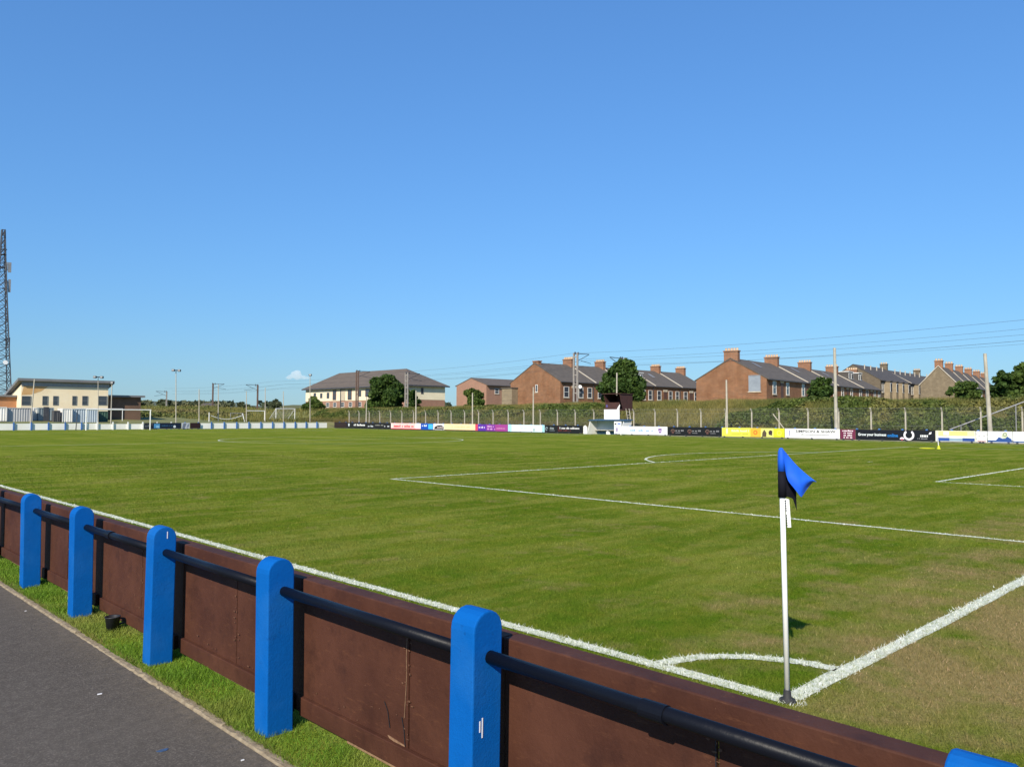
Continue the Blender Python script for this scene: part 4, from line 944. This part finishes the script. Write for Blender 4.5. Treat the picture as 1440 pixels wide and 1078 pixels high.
# --- row D: far right terrace with many chimneys
XDG = 150.0; p = atX(1346, 540, XDG); angD = R(7.5); GD = 'far right terrace'
heD = p[2]-GZ; orgD = Vector((XDG, p[1], GZ)); uD = Vector((math.cos(angD), math.sin(angD), 0)); hrD = atX(1316, 516, XDG)[2]-GZ; DD = atX(1296, 540, XDG)[1]-p[1]
labsD = ['tan stone gable house at the far right of the skyline', 'second far right terrace house with a red chimney', 'third far right terrace house along the skyline', 'fourth far right terrace house along the skyline', 'last far right terrace house before the bushes']
x_ = 0
for i in range(5):
    house('terraced_house', labsD[i], orgD+uD*x_, angD, 10.5, DD, heD, hrD, 'stone_tan' if i == 0 else 'brick', 'slate', ch=(.6, 10.2) if i == 0 else (10.2,), endl=(i == 0), wins=[(2, heD-2.2, 1.1, 1.7), (6, heD-2.2, 1.1, 1.7)], group=GD, pots=3, ch_w=1.3)
    x_ += 10.5

# --- cream hipped-roof block
XH = 90.0; pc = atX(575, 541, XH); pl_ = atX(430, 547, XH); GH = 3.3
Lh = pl_[1]-pc[1]; Dh = 9.2; heh = pc[2]-GH; hrh = heh+3.7
M['render_cream'] = simple('cream_render', (.80, .72, .52), (.70, .62, .44), .9, .6)
M['red_frame'] = simple('red_brown_frame', (.17, .045, .04), (.12, .035, .03), .7, 3)
hb = thing('apartment_block', 'long cream rendered block with a brown hipped roof and brick lower floor', 'building', (XH, pc[1], GH))
zsp = heh*.40
MB().box(.03, Dh-.03, .03, Lh-.03, -.5, zsp-.002).build('lower_wall', M['brick_new'], hb)
MB().box(0, Dh, 0, Lh, zsp, heh).build('upper_wall', M['render_cream'], hb)
o_ = .7; mb = MB(); A = [(-o_, -o_, heh), (Dh+o_, -o_, heh), (Dh+o_, Lh+o_, heh), (-o_, Lh+o_, heh)]; r1, r2_ = (Dh/2, 7.0, hrh), (Dh/2, Lh-7.0, hrh)
mb.face([A[0], A[1], r1]); mb.face([A[1], A[2], r2_, r1]); mb.face([A[2], A[3], r2_]); mb.face([A[3], A[0], r1, r2_]); mb.face(A[::-1])
rfh = mb.build('roof', M['tile'], hb)
MB().box(-o_-.03, -o_-.003, -o_, Lh+o_, heh-.25, heh+.03).build('fascia', M['dark_metal'], hb); MB().box(-o_, Dh+o_, -o_-.03, -o_-.003, heh-.25, heh+.03).build('fascia', M['dark_metal'], hb)
def hy(px): return atX(px, 550, XH)[1]-pc[1]
for px, z0, w_, h_, fr_ in [(443, .45, 1.0, 1.3, 'dark_metal'), (452, .55, .9, 1.1, 'dark_metal'), (461.5, .45, 1.0, 1.3, 'dark_metal'), (470.5, .05, 1.4, 2.2, 'red_frame'), (492, .05, 1.5, 2.2, 'red_frame'), (506, .7, 1.1, 1.2, 'dark_metal'), (517, .6, 1.6, 1.6, 'red_frame')]:
    window(hb, ('x', 0), hy(px), zsp+.15+z0, w_, h_, fr_, False)
for px in (461, 471, 482, 493, 506): window(hb, ('x', .03), hy(px), zsp-1.35, 1.3, 1.0, 'frame_white', True)
MB().box(-.12, -.002, hy(479.5)-.15, hy(479.5)+.15, -.3, heh-.26).build('drainpipe', M['dark_metal'], hb)
MB().box(-.06, -.004, hy(482.5)-.9, hy(482.5)+.7, zsp+.05, heh-.3).build('recess_panel', M['stone_trim'], hb)
window(hb, ('y', 0), 3.3, heh-1.7, .6, 1.2, 'dark_metal', False)
MB().box(-1.5, 0, hy(497)-4.5, hy(497)+7.0, heh-.35, heh-.22).build('porch_eave', M['frame_white'], hb) if False else None

# --- pavilion at the left end
YP = 132.0; gp = 1.3
M['pav_cream'] = simple('pavilion_render', (.86, .74, .52), (.78, .62, .40), .9, .35)
M['pav_stain'] = simple('pavilion_stain', (.50, .27, .10), (.62, .42, .2), .9, .5)
M['pav_grey'] = simple('pavilion_grey', (.20, .20, .20), (.15, .15, .155), .6, .6)
M['pav_brown'] = simple('pavilion_brown_brick', (.17, .10, .065), (.12, .075, .05), .9, .8)
M['pav_orange'] = simple('pavilion_orange_brick', (.45, .22, .11), (.36, .17, .08), .9, .8)
xl = atY(29.5, 560, YP)[0]; xr = atY(152, 560, YP)[0]; wv_ = xr-xl; zt_ = atY(90, 541.5, YP)[2]-gp; ztop = atY(27, 531.5, YP)[2]-gp; ztr = atY(156, 535, YP)[2]-gp
pv = thing('pavilion', 'two-storey cream pavilion with a grey single-pitch roof at the left', 'building', (xl, YP, gp))
MB().prism([(0, -1), (9, -1), (9, zt_-2.2), (0, zt_)], 0, wv_, 'x').build('wall', M['pav_cream'], pv)
MB().prism([(.3, ztop-1.2), (.05, zt_-1.6), (1.2, zt_-1.55), (2.6, zt_-1.0), (3.5, zt_-.25), (1.2, zt_-.2), (.25, zt_-.2)], -.01, -.004, 'y').build('stain', M['pav_stain'], pv)
MB().prism([(-.7, ztop-.38), (-.7, ztop), (10, zt_-2.0), (10, zt_-2.4), (.1, zt_+.25)], -.6, wv_+.7, 'x').build('roof', M['pav_grey'], pv)
MB().box(-.0, wv_+.1, -.10, -.012, zt_-.25, ztop-.45).build('fascia', M['grey_metal'], pv)
for a, b in ((30.5, 43.5), (59.5, 67.5), (74.5, 82), (101.5, 108), (115.5, 123.5), (138, 150.5)):
    xa_, xb__ = atY(a, 560, YP)[0]-xl, atY(b, 560, YP)[0]-xl; z0 = atY(a, 569.5, YP)[2]-gp; z1 = atY(a, 556.5, YP)[2]-gp
    window(pv, ('y', 0), (xa_+xb__)/2, z0, xb__-xa_, z1-z0, 'pav_grey', False)
wg = thing('pavilion_wing', 'low brown brick wing on the right of the pavilion', 'building', (xr+.02, YP+1.5, gp)); wl = atY(198, 560, YP+1.5)[0]-xr; zw = atY(175, 558, YP)[2]-gp
MB().box(0, wl, 0, 7, -1, zw).build('wall', M['pav_brown'], wg); MB().box(-.1+.12, wl+.5, -.5, 7.4, zw+.002, zw+.3).build('roof', M['pav_grey'], wg)
wo_ = thing('pavilion_wing', 'low orange brick wing between the pavilion and the lattice tower', 'building', (xl-.02, YP+2.5, gp)); wl = xl-atY(-12, 560, YP+2.5)[0]; zw = atY(15, 557.5, YP)[2]-gp
MB().box(-wl, 0, 0, 6, -1, zw).build('wall', M['pav_orange'], wo_); MB().box(-wl-.3, -.05, -.4, 6.4, zw+.002, zw+.28).build('roof', M['pav_grey'], wo_)
# containers
def container(px0, px1, pyt, Y, mat, label, end=None, door=False):
    a = atY(px0, 585, Y); b = atY(px1, 585, Y); zg = float(hgt(a[0], Y)); w_ = b[0]-a[0]; h_ = atY((px0+px1)/2, pyt, Y)[2]-zg
    t = thing('storage_container', label, 'container', ((a[0]+b[0])/2, Y, zg), 0, 'containers in front of the pavilion')
    mb = MB(); n = max(3, int(w_/.28)); pts = []
    for i in range(n):
        x0_ = -w_/2+w_*i/n; x1_ = -w_/2+w_*(i+1)/n; d_ = (x1_-x0_)
        pts += [(x0_, 0), (x0_+d_*.3, 0), (x0_+d_*.5, .04), (x0_+d_*.8, .04)]
    pts += [(w_/2, 0), (w_/2, 2.4), (-w_/2, 2.4)]
    mb.prism(pts, .1, h_-.12, 'z').build('shell', M[mat], t)
    MB().box(-w_/2-.03, w_/2+.03, -.03, 2.43, h_-.118, h_).build('top_frame', M[mat], t); MB().box(-w_/2-.03, w_/2+.03, -.03, 2.43, 0, .098).build('bottom_frame', M['dark_metal'], t)
    for s_ in (-1, 1): MB().box(s_*w_/2-.06, s_*w_/2+.06, -.05, -.004, .1, h_-.12).build('corner_post', M[end or mat], t)
    if door: MB().box(-.35, .35, -.045, -.003, .12, 1.95).build('door', M['dark_metal'], t)
    return t
container(-14, 9, 572, 119, 'ct_white', 'white container at the left edge of the picture')
container(9.5, 45, 573, 119.3, 'ct_grey', 'long light grey container left of the leaning pole')
container(47, 54, 573, 121, 'ct_white', 'narrow white cabin between the grey containers')
container(54.5, 75, 573, 120, 'ct_green', 'grey-green container with a dark door', door=True)
container(76, 84, 577, 119, 'ct_dark', 'small black shed between containers')
container(88, 101, 574, 119, 'ct_white', 'square white container left of the blue-grey one')
container(101.5, 136.5, 574.5, 119.5, 'ct_blue', 'long blue-grey container behind the far goal')
container(137, 151, 578, 121, 'ct_dgreen', 'dark green container seen through the far goal')

# --- lattice tower
YT = 150.0; bt = atY(-3, 575, YT); zg = 1.8; Ht = atY(-3, 322, YT)[2]-zg
tw = thing('lattice_tower', 'tall dark lattice telecom tower with antennas cut by the left edge', 'tower', (bt[0], bt[1], zg))
def hwid(z): return .22+1.5*(1-z/Ht)**1.15
for sx in (-1, 1):
    for sy in (-1, 1):
        MB().path([(sx*hwid(k*Ht/12), sy*hwid(k*Ht/12), k*Ht/12) for k in range(13)], .085, 6).build('leg', M['dark_metal'], tw)
for face_ in range(4):
    mb = MB(); n = 22
    for k in range(n):
        z0 = Ht*k/n; z1 = Ht*(k+1)/n; a, b = hwid(z0), hwid(z1); s_ = 1 if k % 2 else -1
        c4, s4 = [(1, 0), (0, 1), (-1, 0), (0, -1)][face_]
        def rot(x, y, z): return (x*c4-y*s4, x*s4+y*c4, z)
        mb.tube(rot(-s_*a, -a, z0), rot(s_*b, -b, z1), .05, n=4); mb.tube(rot(s_*a, -a, z0), rot(-s_*b, -b, z1), .045, n=4); mb.tube(rot(-b, -b, z1), rot(b, -b, z1), .045, n=4)
    mb.build('bracing', M['dark_metal'], tw)
def tz(py): return atY(0, py, YT)[2]-zg
def tx(px): return atY(px, 450, YT)[0]-bt[0]
for px, pa0, pa1, w_, mt in [(11, 392, 410, .35, 'grey_metal'), (7, 394, 410, .3, 'grey_metal'), (10.5, 368, 382, .45, 'grey_metal'), (6, 368, 380, .3, 'grey_metal'), (13.5, 474, 488, .12, 'dark_metal'), (10, 474, 488, .12, 'dark_metal'), (9, 436, 452, .1, 'dark_metal'), (8, 410, 427, .08, 'dark_metal'), (2.5, 322, 334, .08, 'dark_metal')]:
    z1, z0 = tz(pa0), tz(pa1); xx = tx(px)
    an = MB().box(xx-w_/2, xx+w_/2, -.5, -.3, z0, z1).build('antenna', M[mt], tw)
    for zz in (z0+.25*(z1-z0), z0+.75*(z1-z0)): MB().tube((0, -.4, zz), (xx, -.4, zz), .05, n=4).build('bracket', M['dark_metal'], tw)
for py in (358, 376):
    zz = tz(py); ww = tx(6.5)
    MB().lathe([(ww*.5, 0), (ww, 0), (ww, .12), (ww*.5, .12)], (0, 0, zz), 12).build('platform', M['dark_metal'], tw)
    MB().lathe([(ww, .9), (ww+.05, .9), (ww+.05, .98), (ww, .98), (ww, .9)], (0, 0, zz), 12).build('guard_rail', M['dark_metal'], tw)
MB().lathe([(0, -.2), (.28, -.1), (.36, .1), (0, .1)], n=16).build('dish', M['white'], tw, (tx(6), -1.6, tz(510))).rotation_euler = (R(80), 0, 0)

# --- distant small houses
def far_house(px0, px1, pyt, pyb, Y, wall, label):
    a = atY(px0, 570, Y); b = atY(px1, 570, Y); zb = atY(px0, pyb, Y)[2]; zt_ = atY(px0, pyt, Y)[2]; w_ = b[0]-a[0]; h_ = zt_-zb
    t = thing('far_cottage', label, 'house', ((a[0]+b[0])/2, Y, zb)); MB().box(-w_/2, w_/2, 0, 7, -4, h_*.5).build('wall', M[wall], t)
    MB().prism([(-.3, h_*.5), (7.3, h_*.5), (3.5, h_)], -w_/2-.2, w_/2+.2, 'x').build('roof', M['slate'], t)
    for k in (-.25, .25): window(t, ('y', 0), k*w_, .1, w_*.12, h_*.3, 'dark_metal', False)
far_house(292, 304, 566.5, 575, 300, 'white', 'tiny white cottage far off behind the scrub')
far_house(262, 272, 579, 583.5, 190, 'white', 'small low white shed in the scrubland')
far_house(147, 160, 583, 592, 150, 'pav_cream', 'low pale building right of the dark green container')
far_house(205, 216, 572, 577, 330, 'white', 'tiny pale cottage beside the dark trees at the left')

# ------------------------------------------------------------------ vegetation
def rand_unit(rg, n):
    v = rg.normal(size=(n, 3)); return v/np.linalg.norm(v, axis=1)[:, None]
def leaf_quads(rg, C, size):
    n = len(C); a = rand_unit(rg, n); b = np.cross(a, rand_unit(rg, n)); b /= np.linalg.norm(b, axis=1)[:, None]+1e-9
    s = (size*rg.uniform(.6, 1.3, n))[:, None]; a = a*s; b = b*s*.6
    return np.stack([C-a, C+b, C+a, C-b], 1).reshape(-1, 3)
def crown_points(rg, blobs, per):
    P = []
    for cx, cy, cz, rx, ry, rz in blobs:
        n = int(per*(rx*ry*rz)**.66); d = rand_unit(rg, n); r_ = rg.uniform(.1, 1, n)**.5
        d *= r_[:, None]; d *= (1+.16*np.sin(d[:, :1]*9+cx)*np.cos(d[:, 1:2]*8+cz)); P.append(d*np.array([rx, ry, rz])+np.array([cx, cy, cz]))
    return np.concatenate(P)
def tree(name, label, base, w_, h_, mat='leaf_dark', per=900, leaf=.28, blobs=14, seed=1, trunk=True, cat='tree', group=None, low=.12, squash=1.0):
    rg = np.random.default_rng(seed); t = thing(name, label, cat, tuple(base), 0, group)
    B = []
    for i in range(blobs):
        z = rg.uniform(low+.16, .86); env = math.sin(math.pi*min(1, max(0.05, (z-low)/(1-low)))**.75)**.6
        a = rg.uniform(0, 2*math.pi); rr_ = w_*.5*env*rg.uniform(.3, .92); s = rg.uniform(.11, .22)*min(w_, h_)
        B.append((rr_*math.cos(a), rr_*math.sin(a), z*h_, s*1.15, s*1.15, s*.85))
    B.append((0, 0, .45*h_, w_*.22, w_*.22, h_*.26)); B.append((0, 0, .88*h_, w_*.15, w_*.15, h_*.11))
    C = crown_points(rg, B, per)
    o = link('crown', quads_mesh('crown', M[mat], leaf_quads(rg, C, leaf), 4), t)
    tr = MB(); r0 = max(.05, .035*h_)
    if trunk:
        tr.tube((0, 0, -.3), (0, 0, h_*.3), r0, r0*.75); tr.tube((0, 0, h_*.3), (.03*w_, 0, h_*.7), r0*.75, r0*.3)
        for i in range(6):
            b_ = B[i]; tr.tube((0, 0, h_*(.22+.05*i)), (b_[0]*.9, b_[1]*.9, b_[2]), r0*.4, r0*.1, n=6)
    else:
        for i in range(6):
            b_ = B[i]; tr.tube((0, 0, -.1), (b_[0]*.9, b_[1]*.9, b_[2]), r0*.4, r0*.15, n=6)
    tr.build('trunk' if trunk else 'stems', M['bark'], t)
    return t
def tree_px(name, label, px0, px1, pyt, X, pyb, **kw):
    c = (px0+px1)/2; b = atX(c, pyb, X); d = np.dot(b-CAM, _fw); w_ = (px1-px0)/F*d; tp = atX(c, pyt, X)[2]; zb = min(float(hgt(b[0], b[1])), b[2])
    return tree(name, label, (b[0], b[1], zb), w_, tp-zb, **kw)
tree_px('tree', 'big dark leafy tree behind the commentary box', 846, 908, 506, 77, 576, seed=3, per=1150, leaf=.25, blobs=30, low=.0)
tree_px('bush', 'large dark round bush in front of the cream block', 514, 572, 526, 82, 573, seed=5, per=850, leaf=.32, blobs=24, trunk=False, cat='bush', low=0)
tree_px('bush', 'dark bush at the right of the cream block beside the mast', 570, 592, 548, 83, 573, seed=6, per=900, leaf=.3, blobs=9, trunk=False, cat='bush', low=0)
tree_px('shrub', 'dark shrub in front of the right brick terrace by the timber pole', 1135, 1176, 530, 78, 563, seed=8, per=1300, leaf=.2, blobs=16, trunk=False, cat='shrub', low=0)
tree_px('shrub', 'small round shrub in front of the low brick house', 649, 678, 545, 90, 563, seed=9, per=1000, leaf=.25, blobs=10, trunk=False, cat='shrub', low=0, mat='leaf_mid')
tree_px('shrub', 'light green shrub at the left end of the cream block', 424, 456, 557, 76, 585, seed=10, per=900, leaf=.28, blobs=12, trunk=False, cat='shrub', low=0, mat='leaf_mid')
tree_px('bush', 'wide dark bush below the far right terrace', 1330, 1392, 536, 77, 562, seed=11, per=1300, leaf=.2, blobs=22, trunk=False, cat='bush', low=0, mat='leaf_mid')
tree_px('tree', 'dark rounded tree right of the leaning timber pole', 1393, 1424, 521, 80, 560, seed=12, per=1300, leaf=.2, blobs=14, low=0)
tree_px('tree', 'taller light green tree cut by the right edge', 1418, 1462, 510, 82, 560, seed=13, per=1200, leaf=.22, blobs=16, low=0, mat='leaf_mid')
for i, (a, b, pt, Y, lb) in enumerate([(165, 208, 564, 210, 'dark tree clump right of the pavilion wing'), (216, 246, 563, 230, 'dark tree clump below the double floodlight'), (330, 350, 566, 250, 'small dark tree left of the middle railway mast'), (380, 396, 562, 230, 'pointed tree left of the netted goal'), (258, 278, 568, 240, 'low dark tree behind the white shed')]):
    c = atY((a+b)/2, 578, Y); d = np.dot(c-CAM, _fw); tp = atY((a+b)/2, pt, Y)[2]
    tree('tree', lb, (c[0], c[1], c[2]-.5), (b-a)/F*d, tp-c[2]+.5, mat='leaf_far', per=160, leaf=.7, blobs=14, seed=30+i, low=0, group='far trees')

# bank vegetation (grass, brambles)
rg = np.random.default_rng(11)
def blades(name, mat, P, h, w_, lean, parent=None, rg=rg):
    n = len(P); a = rg.uniform(0, 2*np.pi, n); d = np.stack([np.cos(a), np.sin(a), np.zeros(n)], 1)*(w_/2)[:, None]
    b = rg.uniform(0, 2*np.pi, n); l = (lean*rg.uniform(.2, 1, n)*h)[:, None]
    T = P+np.stack([np.cos(b), np.sin(b), np.zeros(n)], 1)*l; T[:, 2] += h
    V = np.stack([P-d, P+d, T], 1).reshape(-1, 3)
    return link(name, quads_mesh(name, mat, V, 3), parent)
def vnoise(x, y, s, seed):
    r_ = np.random.default_rng(seed); o = np.zeros_like(x)
    for k in range(6):
        a = r_.uniform(0, 6.28); f = s*r_.uniform(.6, 1.8); o += np.sin((x*math.cos(a)+y*math.sin(a))*f+r_.uniform(0, 6.28))
    return o/6
n = 230000
X = rg.uniform(64.6, 77.5, n); Y = rg.uniform(2, 128, n); u_ = (X-65.6)/9
bram = ((Y < 41+2*vnoise(X, Y, .4, 1)-(1-u_)*-2-5*np.clip(u_-.5, 0, 1)*2) & (u_ > .28+.12*vnoise(X, Y, .5, 2)) & (u_ < .97+.10*vnoise(X, Y, .5, 5))) | ((Y > 55) & (u_ > .5+.08*vnoise(X, Y, .5, 3)) & (u_ < .85+.08*vnoise(X, Y, .5, 4)))
bram &= (vnoise(X, Y, .75, 17) > -.35) | ((Y < 45) & (vnoise(X, Y, .75, 17) > -.52))
Z = hgt(X, Y)
up_ = (u_ > .36+.12*vnoise(X, Y, .5, 8)) & ~bram; lo_ = ~up_ & ~bram
tag(blades('dry_grass', M['dry_grass'], np.stack([X, Y, Z], 1)[up_], rg.uniform(.25, .65, up_.sum()), rg.uniform(.03, .07, up_.sum()), .6), 'tall dry yellow grass along the top of the bank', 'grass', kind='stuff')
tag(blades('bank_grass', M['low_grass'], np.stack([X, Y, Z], 1)[lo_], rg.uniform(.25, .6, lo_.sum()), rg.uniform(.03, .07, lo_.sum()), .6), 'brownish grass on the lower bank behind the fence', 'grass', kind='stuff')
bi = np.where(bram)[0]; bi = np.concatenate([bi, bi]); nb = len(bi)
hump = .34+.26*vnoise(X[bi], Y[bi], 1.3, 9)+.42*vnoise(X[bi], Y[bi], .45, 19)
C = np.stack([X[bi]+rg.normal(0, .12, nb), Y[bi]+rg.normal(0, .12, nb), Z[bi]+np.maximum(.05, hump*rg.uniform(.3, 1.15, nb))], 1)
tag(link('brambles', quads_mesh('brambles', M['bramble'], leaf_quads(rg, C, .17), 4)), 'dark green brambles covering the upper bank', 'brambles', kind='stuff')
# plateau grass in front of the houses and scrub beyond the end barrier
n = 60000; X = rg.uniform(77, 90, n); Y = rg.uniform(8, 135, n)
tag(blades('plateau_grass', M['dry_grass'], np.stack([X, Y, hgt(X, Y)], 1), rg.uniform(.3, .7, n), rg.uniform(.04, .09, n), .6), 'dry grass on the railway side in front of the houses', 'grass', kind='stuff')
n = 90000; th = rg.uniform(R(8), R(36), n); d = rg.uniform(118, 240, n); X = CAM[0]+d*np.sin(th); Y = CAM[1]+d*np.cos(th)
ok = (Y > 118) & ~((X > 10) & (X < 52) & (Y > 118) & (Y < 142)) & (X < 86); X, Y = X[ok], Y[ok]; n = len(X); sc_ = vnoise(X, Y, .12, 21) > .1
Pz = np.stack([X, Y, hgt(X, Y)], 1)
tag(blades('scrub_grass', M['dry_grass'], Pz[~sc_], rg.uniform(.3, .8, (~sc_).sum()), rg.uniform(.08, .16, (~sc_).sum()), .6), 'yellow rough grass beyond the far barrier', 'grass', kind='stuff')
Cs = Pz[sc_]; Cs[:, 2] += rg.uniform(.05, .8, len(Cs))*(.6+.6*vnoise(Cs[:, 0], Cs[:, 1], .5, 22)); 
tag(link('scrub', quads_mesh('scrub', M['scrub'], leaf_quads(rg, Cs, .3), 4)), 'low green scrub beyond the far barrier', 'scrub', kind='stuff')
# distant wood and hills
mb = MB(); n = 160
M['hill'] = simple('far_hill', (.070, .095, .085), (.10, .115, .075), .95, .004)
M['hill_near'] = simple('near_rise', (.13, .115, .06), (.09, .10, .045), .95, .02)
def ridge(name, dist, a0, a1, hf, mat):
    mb = MB(); n = 120; pts = []
    for i in range(n+1):
        a = a0+(a1-a0)*i/n; h_ = hf(a); pts.append((CAM[0]+dist*math.sin(a), CAM[1]+dist*math.cos(a), h_, a))
    for p_, q_ in zip(pts[:-1], pts[1:]):
        for (k0, z0), (k1, z1) in (((1, None), (1.25, .75)), ((1.25, .75), (1.6, 0))):
            f = lambda P_, k, m_: (P_[0]*k, P_[1]*k, P_[2] if m_ is None else P_[2]*m_)
            mb.face([f(p_, k0, z0), f(q_, k0, z0), f(q_, k1, z1), f(p_, k1, z1)])
        mb.face([(p_[0], p_[1], p_[2]), (q_[0], q_[1], q_[2]), (q_[0]*.93, q_[1]*.93, -4), (p_[0]*.93, p_[1]*.93, -4)])
    o = mb.build(name, mat); tag(o, kind='structure'); return o
ridge('hills', 2600, R(-40), R(110), lambda a: 44+7*math.sin(a*9+1)+5*math.sin(a*23)+2.5*math.sin(a*61)-12*ss((a-R(30))/R(14)), M['hill'])
ridge('rise', 700, R(-20), R(70), lambda a: 9.5+1.5*math.sin(a*13)+1.0*math.sin(a*37+2)+.5*math.sin(a*90), M['hill_near'])
n = 26000; th = rg.uniform(R(5), R(50), n); d = rg.uniform(560, 700, n); X = CAM[0]+d*np.sin(th); Y = CAM[1]+d*np.cos(th); zz = 3+8*(d-560)/140
msk = vnoise(th*200, d*.06, .5, 33) > .18; C = np.stack([X, Y, zz+rg.uniform(0, 2.6, n)], 1)[msk]
tag(link('distant_woodland', quads_mesh('distant_woodland', M['leaf_far'], leaf_quads(rg, C, 2.2), 4)), 'hazy line of distant trees along the horizon', 'woodland', kind='stuff')

# ------------------------------------------------------------------ pitch grass blades (density falls with distance)
def dist_seg(x, y, pl):
    d = np.full(len(x), 9.)
    pl = np.array(pl)
    for a, b in zip(pl[:-1], pl[1:]):
        v = b-a; t = np.clip(((x-a[0])*v[0]+(y-a[1])*v[1])/(v@v), 0, 1); d = np.minimum(d, np.hypot(x-a[0]-t*v[0], y-a[1]-t*v[1]))
    return d
n = 900000
th = rg.uniform(YAW-.64, YAW+.64, n); d = np.exp(rg.uniform(math.log(2.6), math.log(42), n)); X = CAM[0]+d*np.sin(th); Y = CAM[1]+d*np.cos(th)
ok = (X > -2.31) & (X < 61) & (Y > -8.5) & (Y < 104); X, Y, d = X[ok], Y[ok], d[ok]; n = len(X)
ld_ = np.minimum.reduce([dist_seg(X, Y, [(0, -.06), (0, L_)])-.062, dist_seg(X, Y, [(0, 0), (W, 0)])-.062, dist_seg(X, Y, [(.87*x_, y_) for x_, y_ in arc(0, 0, 1.0, 0, math.pi/2, 16)])-.062, dist_seg(X, Y, [(pa_, 0), (pa_, 16.5), (W-pa_, 16.5)])-.055, dist_seg(X, Y, [(ga, 0), (ga, 5.5), (W-ga, 5.5)])-.055, dist_seg(X, Y, arc(W/2, 11, 9.15, .645, math.pi-.645, 40))-.055])
white = ((ld_+rg.normal(0, .014, n)) < 0) & (rg.uniform(0, 1, n) > np.where(vnoise(X, Y, 14, 44) > .12, .30, .10))
h = rg.uniform(.010, .031, n)*(1+.3*vnoise(X, Y, 2.5, 41)); wd = np.clip(.00055*d, .0022, .03)*rg.uniform(.7, 1.4, n)
P0 = np.stack([X, Y, np.full(n, .001)], 1)
g_ = ~white
go = blades('pitch_grass', M['turf_blade'], P0[g_], h[g_], wd[g_], 1.0); tag(go, 'short mown green grass of the football pitch', 'grass', kind='stuff')
wo2 = blades('painted_grass', M['line_blade'], P0[white], h[white]*.85, wd[white]*1.35, 1.5, pitch); wo2['kind'] = 'stuff'
# verge grass by the path
n = 85000; Y = -2.0+15*rg.uniform(0, 1, n)**1.6; X = rg.uniform(-2.762, -2.40, n)
hv = rg.uniform(.012, .048, n)*(1+.75*vnoise(X, Y, 6, 42))
vgo = blades('verge_grass', M['verge_blade'], np.stack([X, Y, np.full(n, .002)], 1), hv, np.clip(.0006*np.hypot(X-CAM[0], Y-CAM[1]), .0022, .02)*rg.uniform(.8, 1.6, n), 1.1); tag(vgo, 'lush green grass strip between the path edging and the fence', 'grass', kind='stuff')
n = 4000; Y = rg.uniform(-2, 12, n); X = -2.748+rg.normal(0, .012, n)
so = blades('straw', M['dry_grass'], np.stack([X, Y, np.full(n, .018)], 1), rg.uniform(.008, .03, n), np.full(n, .003), 2.5); tag(so, 'dry straw scattered along the path edging', 'straw', kind='stuff')

# ------------------------------------------------------------------ small cloud
q = CAM+ray(418, 529)/np.linalg.norm(ray(418, 529))*5000
rc = np.random.default_rng(4)
bm = bmesh.new()
for i in range(34):
    s_ = rc.uniform(-1, 1); hgt_ = (1-abs(s_)**1.3); pz = rc.uniform(0, 1)*hgt_
    p_ = Vector(q)+Vector((rt_ := _r2*s_*70).tolist())+Vector((0, 0, pz*38-12)); r_ = rc.uniform(9, 19)*(.5+.5*hgt_)
    bmesh.ops.create_icosphere(bm, subdivisions=2, radius=r_, matrix=Matrix.Translation(p_)@Matrix.Diagonal((1.3, 1.3, .8, 1)))
me = bpy.data.meshes.new('cloud'); bm.to_mesh(me); bm.free(); co = link('cloud', me)
rm = co.modifiers.new('remesh', 'REMESH'); rm.mode = 'VOXEL'; rm.voxel_size = 4
mc = bpy.data.materials.new('cloud_vapour'); mc.use_nodes = True; t = mc.node_tree; t.nodes.remove(t.nodes['Principled BSDF'])
pvn = t.nodes.new('ShaderNodeVolumePrincipled'); pvn.inputs['Color'].default_value = (1, 1, 1, 1); pvn.inputs['Density'].default_value = .016; pvn.inputs['Anisotropy'].default_value = -.2
t.links.new(pvn.outputs[0], t.nodes['Material Output'].inputs['Volume']); me.materials.append(mc)
tag(co, 'single small white cloud low over the horizon left of the cream block', 'cloud')
